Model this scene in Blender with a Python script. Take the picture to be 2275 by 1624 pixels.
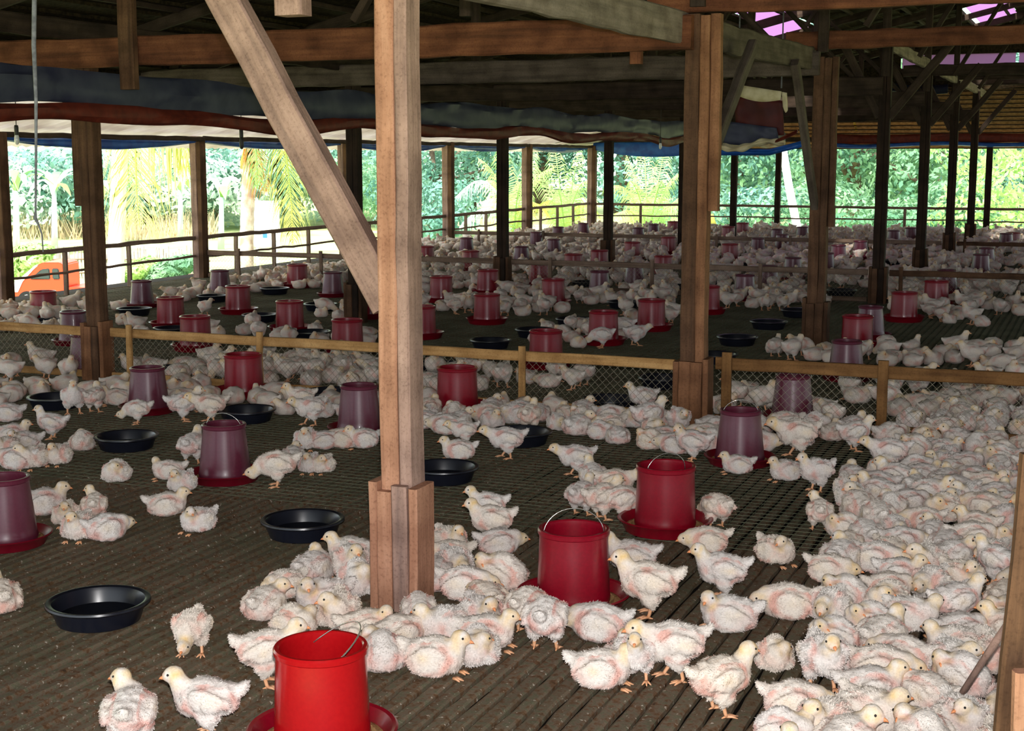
import bpy, bmesh, math, random
import numpy as np
from mathutils import Vector, Matrix, noise

random.seed(7)
rng = np.random.default_rng(7)
sc = bpy.context.scene
for o in list(bpy.data.objects):
    bpy.data.objects.remove(o)
COL = sc.collection

# ------------------------------------------------------------------ camera
FPX, PITCH, EYE = 3162.0, 0.1452, 1.62
cam_d = bpy.data.cameras.new('camera')
cam_d.sensor_width = 36.0
cam_d.lens = FPX / 2275.0 * 36.0
cam_d.clip_start = 0.05
cam_d.clip_end = 600
cam = bpy.data.objects.new('camera', cam_d)
cam.location = (0, 0, EYE)
cam.rotation_euler = (math.pi / 2 - PITCH, 0, 0)
COL.objects.link(cam)
sc.camera = cam

# ------------------------------------------------------------------ world, sun, flash, exposure
sc.view_settings.view_transform = 'Standard'
sc.view_settings.look = 'None'
sc.view_settings.exposure = 0.0
sc.view_settings.gamma = 1.0
sc.view_settings.use_curve_mapping = False
sc.cycles.use_denoising = True
sc.cycles.use_adaptive_sampling = True
sc.cycles.adaptive_threshold = 0.025
sc.cycles.max_bounces = 6
sc.cycles.diffuse_bounces = 4
sc.cycles.glossy_bounces = 3
sc.cycles.transmission_bounces = 4
sc.cycles.transparent_max_bounces = 6
sc.cycles.caustics_reflective = False
sc.cycles.caustics_refractive = False
sc.cycles.sample_clamp_indirect = 6.0
world = bpy.data.worlds.new('overcast_sky')
sc.world = world
world.use_nodes = True
wn = world.node_tree
wn.nodes.clear()
w_out = wn.nodes.new('ShaderNodeOutputWorld')
w_bg = wn.nodes.new('ShaderNodeBackground')
w_bg.inputs[0].default_value = (0.86, 0.95, 1.0, 1)
w_bg.inputs[1].default_value = 2.6
wn.links.new(w_bg.outputs[0], w_out.inputs[0])
sun_d = bpy.data.lights.new('sun', 'SUN')
sun_d.energy = 14
sun_d.angle = math.radians(6)
sun_d.color = (1.0, 0.97, 0.9)
sun = bpy.data.objects.new('sun', sun_d)
sun.rotation_euler = Vector((0.35, 0.55, -0.9)).to_track_quat('-Z', 'Y').to_euler()
COL.objects.link(sun)
# the camera's own flash, just above the lens, where it stood when the picture was taken
fl_d = bpy.data.lights.new('camera_flash', 'SPOT')
fl_d.energy = 770
fl_d.spot_size = math.radians(62)
fl_d.spot_blend = 0.6
fl_d.shadow_soft_size = 0.022
fl_d.color = (1.0, 0.97, 0.95)
fl = bpy.data.objects.new('camera_flash', fl_d)
fl.location = (0.01, 0.02, EYE + 0.10)
fl.rotation_euler = (math.pi / 2 - PITCH + 0.02, 0, 0)
COL.objects.link(fl)

# ------------------------------------------------------------------ coordinates
CP, SP = math.cos(PITCH), math.sin(PITCH)
def ray(px, py):
    x = (px - 1137.5) / FPX
    up = (812.0 - py) / FPX
    return Vector((x, CP + up * SP, -SP + up * CP))
def onz(px, py, z=0.0):
    """point of the place on the level z seen at that spot of the photograph"""
    d = ray(px, py)
    return Vector((0, 0, EYE)) + d * ((z - EYE) / d.z)
def aty(px, py, Y):
    d = ray(px, py)
    return Vector((0, 0, EYE)) + d * (Y / d.y)
ANG = 0.39187
UD = Vector((math.sin(ANG), math.cos(ANG), 0))      # along the house
VD = Vector((math.cos(ANG), -math.sin(ANG), 0))     # across the house
UB, VB = 3.934, 4.490
PA = Vector((-0.396, 5.036, 0))
def G(i, j, z=0.0):
    p = PA + UD * (UB * i) + VD * (VB * j)
    return Vector((p.x, p.y, z))
def uv(p):
    return (p.x * UD.x + p.y * UD.y, p.x * VD.x + p.y * VD.y)
def UVZ(u, v, z):
    p = UD * u + VD * v
    return Vector((p.x, p.y, z))
ROTZ = -ANG            # turning local X to VD, local Y to UD
U0, V0 = uv(PA)        # row A
VW = V0 - 2 * VB       # left side wall line
UF = U0 + 7 * UB       # far wall line

# ------------------------------------------------------------------ materials
def new_mat(name):
    m = bpy.data.materials.new(name)
    m.use_nodes = True
    nt = m.node_tree
    return m, nt, nt.nodes['Principled BSDF']
def N(nt, t, **kw):
    n = nt.nodes.new(t)
    for k, v in kw.items():
        if hasattr(n, k):
            setattr(n, k, v)
        else:
            n.inputs[k].default_value = v
    return n
def srgb(r, g, b):
    f = lambda c: (c / 255 / 12.92) if c / 255 <= 0.04045 else ((c / 255 + 0.055) / 1.055) ** 2.4
    return (f(r), f(g), f(b), 1)
def ramp(nt, fac, stops):
    r = nt.nodes.new('ShaderNodeValToRGB')
    els = r.color_ramp.elements
    while len(els) < len(stops):
        els.new(0.5)
    for e, (p, c) in zip(els, stops):
        e.position = p
        e.color = c
    nt.links.new(fac, r.inputs[0])
    return r.outputs[0]
def wood(name, dark, mid, light, rough=0.85, stain=None, along=0.9):
    m, nt, b = new_mat(name)
    tc = N(nt, 'ShaderNodeTexCoord')
    oi = N(nt, 'ShaderNodeObjectInfo')
    mp = N(nt, 'ShaderNodeMapping')
    mp.inputs['Scale'].default_value = (15, 15, along)
    nt.links.new(tc.outputs['Object'], mp.inputs[0])
    cx = N(nt, 'ShaderNodeVectorMath', operation='ADD')
    ml = N(nt, 'ShaderNodeVectorMath', operation='SCALE')
    ml.inputs['Scale'].default_value = 37.0
    cb = N(nt, 'ShaderNodeCombineXYZ')
    for k in range(3):
        nt.links.new(oi.outputs['Random'], cb.inputs[k])
    nt.links.new(cb.outputs[0], ml.inputs[0])
    nt.links.new(mp.outputs[0], cx.inputs[0])
    nt.links.new(ml.outputs[0], cx.inputs[1])
    n1 = N(nt, 'ShaderNodeTexNoise', Scale=1.6, Detail=6.0, Roughness=0.62)
    nt.links.new(cx.outputs[0], n1.inputs['Vector'])
    c = ramp(nt, n1.outputs[0], [(0.22, dark), (0.5, mid), (0.8, light)])
    n2 = N(nt, 'ShaderNodeTexNoise', Scale=5.0, Detail=3.0)
    nt.links.new(tc.outputs['Object'], n2.inputs['Vector'])
    mx = N(nt, 'ShaderNodeMix', data_type='RGBA', blend_type='MULTIPLY')
    mx.inputs[0].default_value = 0.55
    nt.links.new(c, mx.inputs[6])
    nt.links.new(ramp(nt, n2.outputs[0], [(0.35, stain or (0.55, 0.52, 0.5, 1)), (0.6, (1, 1, 1, 1))]), mx.inputs[7])
    # fine saw fuzz and dark specks
    n3 = N(nt, 'ShaderNodeTexNoise', Scale=95.0, Detail=3.0, Roughness=0.7)
    nt.links.new(tc.outputs['Object'], n3.inputs['Vector'])
    mx3 = N(nt, 'ShaderNodeMix', data_type='RGBA', blend_type='MULTIPLY')
    mx3.inputs[0].default_value = 0.6
    nt.links.new(mx.outputs[2], mx3.inputs[6])
    nt.links.new(ramp(nt, n3.outputs[0], [(0.3, (0.5, 0.46, 0.44, 1)), (0.5, (1, 1, 1, 1))]), mx3.inputs[7])
    nt.links.new(mx3.outputs[2], b.inputs['Base Color'])
    b.inputs['Roughness'].default_value = rough
    b.inputs['Specular IOR Level'].default_value = 0.2
    bp = N(nt, 'ShaderNodeBump', Strength=0.5, Distance=0.01)
    nt.links.new(n1.outputs[0], bp.inputs['Height'])
    nt.links.new(bp.outputs[0], b.inputs['Normal'])
    return m
def plain(name, col, rough=0.7, spec=0.3, noise_scale=None, col2=None, bump=0.0, detail=4.0, metal=0.0):
    m, nt, b = new_mat(name)
    b.inputs['Base Color'].default_value = col
    b.inputs['Roughness'].default_value = rough
    b.inputs['Specular IOR Level'].default_value = spec
    b.inputs['Metallic'].default_value = metal
    if noise_scale:
        tc = N(nt, 'ShaderNodeTexCoord')
        n1 = N(nt, 'ShaderNodeTexNoise', Scale=noise_scale, Detail=detail)
        nt.links.new(tc.outputs['Object'], n1.inputs['Vector'])
        nt.links.new(ramp(nt, n1.outputs[0], [(0.35, col), (0.65, col2 or col)]), b.inputs['Base Color'])
        if bump:
            bp = N(nt, 'ShaderNodeBump', Strength=bump, Distance=0.01)
            nt.links.new(n1.outputs[0], bp.inputs['Height'])
            nt.links.new(bp.outputs[0], b.inputs['Normal'])
    return m
def leaf_mat(name, c1, c2, trans=0.35, scale=0.6):
    m = bpy.data.materials.new(name)
    m.use_nodes = True
    nt = m.node_tree
    nt.nodes.clear()
    out = N(nt, 'ShaderNodeOutputMaterial')
    tc = N(nt, 'ShaderNodeTexCoord')
    n1 = N(nt, 'ShaderNodeTexNoise', Scale=scale, Detail=3.0)
    nt.links.new(tc.outputs['Object'], n1.inputs['Vector'])
    c = ramp(nt, n1.outputs[0], [(0.35, c1), (0.65, c2)])
    d = N(nt, 'ShaderNodeBsdfDiffuse')
    t = N(nt, 'ShaderNodeBsdfTranslucent')
    nt.links.new(c, d.inputs[0])
    nt.links.new(c, t.inputs[0])
    mx = N(nt, 'ShaderNodeMixShader')
    mx.inputs[0].default_value = trans
    nt.links.new(d.outputs[0], mx.inputs[1])
    nt.links.new(t.outputs[0], mx.inputs[2])
    nt.links.new(mx.outputs[0], out.inputs[0])
    return m

M = {}
M['post_orange'] = wood('weathered_orange_wood', srgb(130, 92, 72), srgb(176, 128, 102), srgb(200, 154, 128), stain=srgb(176, 158, 150))
M['post_grey'] = wood('weathered_grey_wood', srgb(110, 90, 84), srgb(158, 127, 114), srgb(184, 152, 138), stain=srgb(150, 142, 142))
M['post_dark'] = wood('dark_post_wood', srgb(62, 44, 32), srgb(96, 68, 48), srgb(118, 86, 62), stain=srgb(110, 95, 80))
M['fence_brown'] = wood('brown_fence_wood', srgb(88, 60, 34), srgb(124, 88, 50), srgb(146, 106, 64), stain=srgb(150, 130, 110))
M['post_black'] = wood('near_black_post_wood', srgb(30, 22, 17), srgb(50, 36, 26), srgb(66, 48, 36), stain=srgb(110, 95, 80))  # darkest post wood, used on the farther posts
M['post_mid'] = wood('orange_brown_wood', srgb(104, 70, 48), srgb(140, 97, 67), srgb(162, 116, 84), stain=srgb(130, 110, 95))
M['beam'] = wood('brown_beam_wood', srgb(76, 46, 30), srgb(112, 68, 44), srgb(136, 88, 58), stain=srgb(130, 105, 90))
M['beam_grey'] = wood('grey_beam_wood', srgb(92, 82, 74), srgb(134, 120, 110), srgb(160, 144, 132), stain=srgb(160, 150, 140))
M['beam_mid'] = wood('distance_dimmed_beam_wood', srgb(62, 53, 45), srgb(92, 80, 70), srgb(112, 99, 88), stain=srgb(150, 140, 130))  # darker copy of the grey beam wood: dimming with distance put into colour
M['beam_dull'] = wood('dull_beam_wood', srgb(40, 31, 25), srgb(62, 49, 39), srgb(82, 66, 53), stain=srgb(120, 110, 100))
M['fence_wood'] = wood('pale_fence_wood', srgb(140, 104, 62), srgb(190, 146, 92), srgb(214, 174, 120), stain=srgb(170, 150, 120))
M['rail_wood'] = wood('grey_rail_wood', srgb(84, 66, 54), srgb(126, 104, 88), srgb(156, 132, 114))
M['tarp_grey'] = plain('blue_grey_tarpaulin', srgb(42, 44, 66), 0.55, 0.3, 5, srgb(64, 66, 82), 0.3)
M['tarp_red'] = plain('rust_red_tarpaulin', srgb(82, 26, 16), 0.6, 0.3, 12, srgb(106, 38, 24), 0.3)
M['tarp_blue'] = plain('bright_blue_tarpaulin', srgb(18, 62, 140), 0.45, 0.4, 7, srgb(36, 92, 172), 0.3)
M['tarp_maroon'] = plain('maroon_tarpaulin', srgb(64, 16, 16), 0.6, 0.3, 6, srgb(84, 26, 22), 0.3)
M['sack'] = plain('cream_sack_cloth', srgb(196, 180, 140), 0.8, 0.2, 10, srgb(222, 208, 176), 0.4)
M['thatch'] = plain('dark_thatch', srgb(34, 28, 18), 0.95, 0.1, 26, srgb(60, 50, 33), 0.9, 6)
M['wire'] = plain('galvanised_wire', srgb(140, 130, 108), 0.5, 0.5, metal=0.0)
M['floor_wire'] = plain('dull_floor_wire', srgb(122, 124, 102), 0.8, 0.1, 3.0, srgb(82, 88, 70))
M['steel'] = plain('bright_wire', srgb(206, 200, 192), 0.25, 0.6, metal=0.9)
M['rope'] = plain('grey_rope', srgb(126, 126, 132), 0.9, 0.1, 40, srgb(96, 96, 102), 0.3)
M['strap'] = plain('yellow_strap', srgb(224, 170, 40), 0.6, 0.3)
M['glass'] = plain('clear_bulb_glass', srgb(220, 220, 215), 0.15, 0.6)
M['bulb_holder'] = plain('black_bulb_holder', srgb(46, 42, 38), 0.5, 0.4)
M['red'] = plain('red_plastic', srgb(122, 6, 26), 0.3, 0.5, 90, srgb(132, 8, 30))
M['red_bright'] = plain('bright_red_plastic', srgb(158, 12, 18), 0.22, 0.5, 90, srgb(166, 16, 20))
M['purple'] = plain('maroon_plastic', srgb(86, 28, 46), 0.34, 0.45, 90, srgb(94, 34, 52))
M['pan_red'] = plain('dark_red_plastic', srgb(108, 10, 28), 0.35, 0.5)
M['black'] = plain('black_plastic', srgb(22, 24, 34), 0.3, 0.5)
for k_ in ('red', 'purple', 'red_bright'):
    b_ = M[k_].node_tree.nodes['Principled BSDF']
    b_.inputs['Coat Weight'].default_value = 0.10
    b_.inputs['Coat Roughness'].default_value = 0.08
M['feed'] = plain('chick_feed', srgb(160, 118, 76), 0.95, 0.1, 120, srgb(196, 156, 108), 0.8)
M['water'] = plain('trough_water', srgb(14, 16, 20), 0.04, 0.6)
M['shank'] = plain('orange_shank', srgb(226, 164, 118), 0.6, 0.3, 60, srgb(232, 176, 138))
M['beak'] = plain('orange_beak', srgb(232, 150, 100), 0.45, 0.4)
M['eye'] = plain('black_eye', srgb(20, 16, 16), 0.12, 0.7)
M['trunk_white'] = plain('pale_coconut_bark', srgb(206, 200, 196), 0.9, 0.1, 3, srgb(232, 228, 224), 0.5)
M['trunk_brown'] = plain('ringed_coconut_bark', srgb(158, 132, 120), 0.9, 0.1, 4, srgb(208, 192, 184), 0.6)
M['bark'] = plain('tree_bark', srgb(92, 78, 66), 0.9, 0.1, 6, srgb(128, 112, 98), 0.5)
M['grass'] = plain('sunlit_grass', srgb(150, 166, 104), 0.95, 0.1, 0.5, srgb(184, 186, 140), 0.0, 6)
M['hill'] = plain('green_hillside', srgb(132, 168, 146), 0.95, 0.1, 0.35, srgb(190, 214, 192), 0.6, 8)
M['bamboo'] = plain('bleached_bamboo', srgb(140, 126, 120), 0.8, 0.2, 5, srgb(180, 168, 162))
M['board_white'] = plain('white_board', srgb(236, 236, 236), 0.6, 0.3)
M['sign_blue'] = plain('sign_blue', srgb(60, 120, 190), 0.6, 0.3)
M['truck_red'] = plain('orange_red_paint', srgb(226, 62, 30), 0.3, 0.5)
M['truck_white'] = plain('pale_truck_paint', srgb(236, 228, 222), 0.4, 0.4)
M['truck_teal'] = plain('teal_truck_paint', srgb(70, 140, 140), 0.4, 0.4)
M['tyre'] = plain('tyre_rubber', srgb(32, 32, 32), 0.85, 0.2)
M['car_glass'] = plain('dark_car_glass', srgb(40, 50, 56), 0.08, 0.6)
M['lamp_amber'] = plain('amber_lens', srgb(240, 150, 40), 0.2, 0.5)
M['under'] = plain('dark_void_droppings', srgb(18, 15, 12), 0.95, 0.1, 3, srgb(30, 24, 19))  # droppings, darkened further so the shade below the slats is in the colour
L = {}
L['teal'] = leaf_mat('teal_green_leaf', srgb(88, 132, 120), srgb(138, 180, 162))
L['deep'] = leaf_mat('deep_green_leaf', srgb(60, 100, 90), srgb(104, 146, 128))
L['mid'] = leaf_mat('mid_green_leaf', srgb(94, 138, 110), srgb(144, 182, 138))
L['lime'] = leaf_mat('lime_green_leaf', srgb(144, 186, 112), srgb(192, 216, 146), 0.4)
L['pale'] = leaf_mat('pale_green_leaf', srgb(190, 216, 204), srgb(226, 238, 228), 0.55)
L['yellow'] = leaf_mat('yellow_frond', srgb(206, 198, 108), srgb(176, 196, 116), 0.4)
L['palm'] = leaf_mat('palm_frond_green', srgb(160, 196, 116), srgb(206, 224, 156), 0.45)
L['orange'] = leaf_mat('dead_orange_frond', srgb(214, 134, 62), srgb(230, 174, 100), 0.3)
L['dry'] = leaf_mat('dry_grass_leaf', srgb(180, 158, 128), srgb(206, 190, 158), 0.3)
M['thatch_pale'] = leaf_mat('pale_thatch', srgb(136, 108, 76), srgb(176, 144, 104), 0.33, 14)
M['sheet_white'] = leaf_mat('white_roof_sheet', srgb(214, 204, 198), srgb(236, 230, 226), 0.34, 2)
# skylight sheeting: translucent pink plastic
def skylight_mat():
    m = bpy.data.materials.new('pink_translucent_sheet')
    m.use_nodes = True
    nt = m.node_tree
    nt.nodes.clear()
    out = N(nt, 'ShaderNodeOutputMaterial')
    t = N(nt, 'ShaderNodeBsdfTranslucent')
    t.inputs[0].default_value = (0.40, 0.27, 0.41, 1)
    tp = N(nt, 'ShaderNodeBsdfTransparent')
    tp.inputs[0].default_value = (0.85, 0.6, 0.85, 1)
    mx = N(nt, 'ShaderNodeMixShader')
    mx.inputs[0].default_value = 0.0
    nt.links.new(t.outputs[0], mx.inputs[1])
    nt.links.new(tp.outputs[0], mx.inputs[2])
    nt.links.new(mx.outputs[0], out.inputs[0])
    return m
M['skylight'] = skylight_mat()
def chick_mat():
    m, nt, b = new_mat('chick_down')
    at = N(nt, 'ShaderNodeVertexColor')
    at.layer_name = 'down'
    tc = N(nt, 'ShaderNodeTexCoord')
    oi = N(nt, 'ShaderNodeObjectInfo')
    n1 = N(nt, 'ShaderNodeTexNoise', Scale=150.0, Detail=3.0)
    nt.links.new(tc.outputs['Object'], n1.inputs['Vector'])
    mx = N(nt, 'ShaderNodeMix', data_type='RGBA', blend_type='MULTIPLY')
    mx.inputs[0].default_value = 0.5
    nt.links.new(at.outputs[0], mx.inputs[6])
    nt.links.new(ramp(nt, n1.outputs[0], [(0.32, (0.72, 0.70, 0.70, 1)), (0.62, (1, 1, 1, 1))]), mx.inputs[7])
    # each bird a little warmer or greyer than the next
    mx2 = N(nt, 'ShaderNodeMix', data_type='RGBA', blend_type='MULTIPLY')
    mx2.inputs[0].default_value = 1.0
    nt.links.new(mx.outputs[2], mx2.inputs[6])
    nt.links.new(ramp(nt, oi.outputs['Random'], [(0.0, (0.9, 0.88, 0.88, 1)), (0.5, (1, 1, 1, 1)), (1.0, (1.0, 0.95, 0.88, 1))]), mx2.inputs[7])
    nt.links.new(mx2.outputs[2], b.inputs['Base Color'])
    b.inputs['Roughness'].default_value = 0.95
    b.inputs['Specular IOR Level'].default_value = 0.1
    bp = N(nt, 'ShaderNodeBump', Strength=0.35, Distance=0.004)
    nt.links.new(n1.outputs[0], bp.inputs['Height'])
    nt.links.new(bp.outputs[0], b.inputs['Normal'])
    return m
M['chick'] = chick_mat()
def slat_mat():
    m, nt, b = new_mat('dirty_slats')
    tc = N(nt, 'ShaderNodeTexCoord')
    sx = N(nt, 'ShaderNodeSeparateXYZ')
    nt.links.new(tc.outputs['Object'], sx.inputs[0])
    dv = N(nt, 'ShaderNodeMath', operation='DIVIDE')
    dv.inputs[1].default_value = 0.062
    nt.links.new(sx.outputs[0], dv.inputs[0])
    fl_ = N(nt, 'ShaderNodeMath', operation='FLOOR')
    nt.links.new(dv.outputs[0], fl_.inputs[0])
    wn_ = N(nt, 'ShaderNodeTexWhiteNoise', noise_dimensions='1D')
    nt.links.new(fl_.outputs[0], wn_.inputs['W'])
    n1 = N(nt, 'ShaderNodeTexNoise', Scale=34.0, Detail=6.0, Roughness=0.7)
    nt.links.new(tc.outputs['Object'], n1.inputs['Vector'])
    base = ramp(nt, n1.outputs[0], [(0.28, srgb(46, 38, 30)), (0.40, srgb(112, 80, 54)), (0.52, srgb(124, 110, 94)), (0.62, srgb(102, 102, 78)), (0.76, srgb(160, 150, 138))])
    mx = N(nt, 'ShaderNodeMix', data_type='RGBA', blend_type='MULTIPLY')
    mx.inputs[0].default_value = 0.5
    nt.links.new(base, mx.inputs[6])
    nt.links.new(ramp(nt, wn_.outputs[0], [(0, (0.6, 0.58, 0.55, 1)), (1, (1, 1, 1, 1))]), mx.inputs[7])
    # greenish litter patches
    n2 = N(nt, 'ShaderNodeTexNoise', Scale=1.3, Detail=4.0)
    nt.links.new(tc.outputs['Object'], n2.inputs['Vector'])
    mx2 = N(nt, 'ShaderNodeMix', data_type='RGBA', blend_type='MIX')
    nt.links.new(ramp(nt, n2.outputs[0], [(0.45, (0, 0, 0, 1)), (0.7, (0.6, 0.6, 0.6, 1))]), mx2.inputs[0])
    nt.links.new(mx.outputs[2], mx2.inputs[6])
    mx2.inputs[7].default_value = srgb(84, 84, 62)
    # pale feed and droppings specks
    vo = N(nt, 'ShaderNodeTexNoise', Scale=70.0, Detail=2.0)
    nt.links.new(tc.outputs['Object'], vo.inputs['Vector'])
    mx3 = N(nt, 'ShaderNodeMix', data_type='RGBA', blend_type='MIX')
    nt.links.new(ramp(nt, vo.outputs[0], [(0.675, (0, 0, 0, 1)), (0.71, (0.9, 0.9, 0.9, 1))]), mx3.inputs[0])
    nt.links.new(mx2.outputs[2], mx3.inputs[6])
    mx3.inputs[7].default_value = srgb(196, 186, 172)
    nt.links.new(mx3.outputs[2], b.inputs['Base Color'])
    b.inputs['Roughness'].default_value = 0.8
    b.inputs['Specular IOR Level'].default_value = 0.2
    bp = N(nt, 'ShaderNodeBump', Strength=0.6, Distance=0.006)
    nt.links.new(n1.outputs[0], bp.inputs['Height'])
    nt.links.new(bp.outputs[0], b.inputs['Normal'])
    return m
M['slats'] = slat_mat()

# ------------------------------------------------------------------ mesh helpers
class MB:
    def __init__(s):
        s.v, s.f, s.m = [], [], []
    def add(s, vs, fs, mi=0):
        n = len(s.v)
        s.v += [tuple(p) for p in vs]
        s.f += [tuple(i + n for i in f) for f in fs]
        s.m += [mi] * len(fs)
    def box(s, c, sz, R=None, mi=0):
        hx, hy, hz = sz[0] / 2, sz[1] / 2, sz[2] / 2
        vs = [Vector((x, y, z)) for x in (-hx, hx) for y in (-hy, hy) for z in (-hz, hz)]
        if R is not None:
            vs = [R @ p for p in vs]
        c = Vector(c)
        s.add([p + c for p in vs], [(0, 1, 3, 2), (4, 6, 7, 5), (0, 4, 5, 1), (2, 3, 7, 6), (0, 2, 6, 4), (1, 5, 7, 3)], mi)
    def bar(s, p0, p1, w, d, mi=0, up=Vector((0, 0, 1))):
        p0, p1 = Vector(p0), Vector(p1)
        t = (p1 - p0)
        ln = t.length
        t = t / ln
        a = t.cross(up)
        if a.length < 1e-3:
            a = t.cross(Vector((0, 1, 0)))
        a.normalize()
        b = a.cross(t)
        R = Matrix((a, b, t)).transposed()
        s.box((p0 + p1) / 2, (w, d, ln), R, mi)
    def tube(s, pts, rad, n=8, mi=0, cap=True):
        pts = [Vector(p) for p in pts]
        if not hasattr(rad, '__len__'):
            rad = [rad] * len(pts)
        vs, fs = [], []
        ref = None
        for k, p in enumerate(pts):
            t = (pts[min(k + 1, len(pts) - 1)] - pts[max(k - 1, 0)]).normalized()
            if ref is None:
                ref = Vector((0, 0, 1)) if abs(t.z) < 0.9 else Vector((1, 0, 0))
            a = t.cross(ref).normalized()
            b = a.cross(t).normalized()
            ref = b if abs(t.dot(b)) < 0.9 else ref
            for q in range(n):
                an = 2 * math.pi * q / n
                vs.append(p + (a * math.cos(an) + b * math.sin(an)) * rad[k])
        for k in range(len(pts) - 1):
            for q in range(n):
                q2 = (q + 1) % n
                fs.append((k * n + q, k * n + q2, (k + 1) * n + q2, (k + 1) * n + q))
        if cap:
            fs.append(tuple(range(n - 1, -1, -1)))
            fs.append(tuple(range((len(pts) - 1) * n, len(pts) * n)))
        s.add(vs, fs, mi)
    def lathe(s, prof, n=40, c=(0, 0, 0), mi=0):
        vs, fs = [], []
        for r, z in prof:
            for q in range(n):
                a = 2 * math.pi * q / n
                vs.append((c[0] + r * math.cos(a), c[1] + r * math.sin(a), c[2] + z))
        for k in range(len(prof) - 1):
            for q in range(n):
                q2 = (q + 1) % n
                fs.append((k * n + q, k * n + q2, (k + 1) * n + q2, (k + 1) * n + q))
        s.add(vs, fs, mi)
    def mesh(s, name, mats, smooth=False):
        me = bpy.data.meshes.new(name)
        me.from_pydata(s.v, [], s.f)
        for m in (mats if isinstance(mats, (list, tuple)) else [mats]):
            me.materials.append(m)
        if any(s.m):
            me.polygons.foreach_set('material_index', s.m)
        if smooth:
            me.polygons.foreach_set('use_smooth', [True] * len(me.polygons))
        me.update()
        return me
WM = {}
def link(name, me, parent=None, mat=None):
    """an object with world matrix mat (or at its parent)"""
    o = bpy.data.objects.new(name, me)
    COL.objects.link(o)
    mat = mat if mat is not None else (WM[parent.name].copy() if parent else Matrix())
    WM[o.name] = mat
    if parent:
        o.parent = parent
        o.matrix_basis = WM[parent.name].inverted() @ mat
    else:
        o.matrix_basis = mat
    return o
def tag(o, label, cat, group=None, kind=None):
    if label: o['label'] = label
    if cat: o['category'] = cat
    if group: o['group'] = group
    if kind: o['kind'] = kind
    return o
def thing(name, label, cat, loc, rz=0.0, group=None):
    o = link(name, None, None, Matrix.Translation(Vector(loc)) @ Matrix.Rotation(rz, 4, 'Z'))
    o.empty_display_size = 0.05
    return tag(o, label, cat, group)
def sharp(me, ang=40):
    me.polygons.foreach_set('use_smooth', [True] * len(me.polygons))
    me.set_sharp_from_angle(angle=math.radians(ang))
def timber_mesh(ln, w, d, ch=0.006, wob=0.003, seed=0):
    """chamfered, slightly crooked sawn timber along local Z from 0 to ln"""
    r = random.Random(seed)
    n = max(2, int(ln / 0.22) + 1)
    ring = [(-w / 2 + ch, -d / 2), (w / 2 - ch, -d / 2), (w / 2, -d / 2 + ch), (w / 2, d / 2 - ch), (w / 2 - ch, d / 2), (-w / 2 + ch, d / 2), (-w / 2, d / 2 - ch), (-w / 2, -d / 2 + ch)]
    mb = MB()
    vs, fs = [], []
    for k in range(n + 1):
        z = ln * k / n
        ox, oy = r.uniform(-wob, wob), r.uniform(-wob, wob)
        for x, y in ring:
            vs.append((x + ox + r.uniform(-wob, wob) * 0.4, y + oy + r.uniform(-wob, wob) * 0.4, z))
    for k in range(n):
        for q in range(8):
            q2 = (q + 1) % 8
            fs.append((k * 8 + q, k * 8 + q2, (k + 1) * 8 + q2, (k + 1) * 8 + q))
    fs.append(tuple(range(7, -1, -1)))
    fs.append(tuple(range(n * 8, n * 8 + 8)))
    mb.add(vs, fs)
    return mb
TSEED = [0]
def timber(name, p0, p1, w, d, mat, parent=None, side=None, wob=0.003, ch=0.006):
    """w is measured along the direction side (default: horizontal), d across it"""
    TSEED[0] += 1
    p0, p1 = Vector(p0), Vector(p1)
    t = p1 - p0
    ln = t.length
    t.normalize()
    if side is None:
        side = VD if abs(t.z) > 0.9 else t.cross(Vector((0, 0, 1)))
    a = side - t * side.dot(t)
    a.normalize()
    b = t.cross(a)
    R = Matrix((a, b, t)).transposed().to_4x4()
    me = timber_mesh(ln, w, d, ch, wob, TSEED[0]).mesh(name, mat)
    return link(name, me, parent, Matrix.Translation(p0) @ R)
ORD = ['first', 'second', 'third', 'fourth', 'fifth', 'sixth', 'seventh', 'eighth', 'ninth', 'tenth', 'eleventh', 'twelfth', 'thirteenth', 'fourteenth', 'fifteenth', 'sixteenth', 'seventeenth', 'eighteenth', 'nineteenth', 'twentieth', 'twenty-first', 'twenty-second', 'twenty-third', 'twenty-fourth', 'twenty-fifth', 'twenty-sixth', 'twenty-seventh', 'twenty-eighth', 'twenty-ninth', 'thirtieth']
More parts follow.
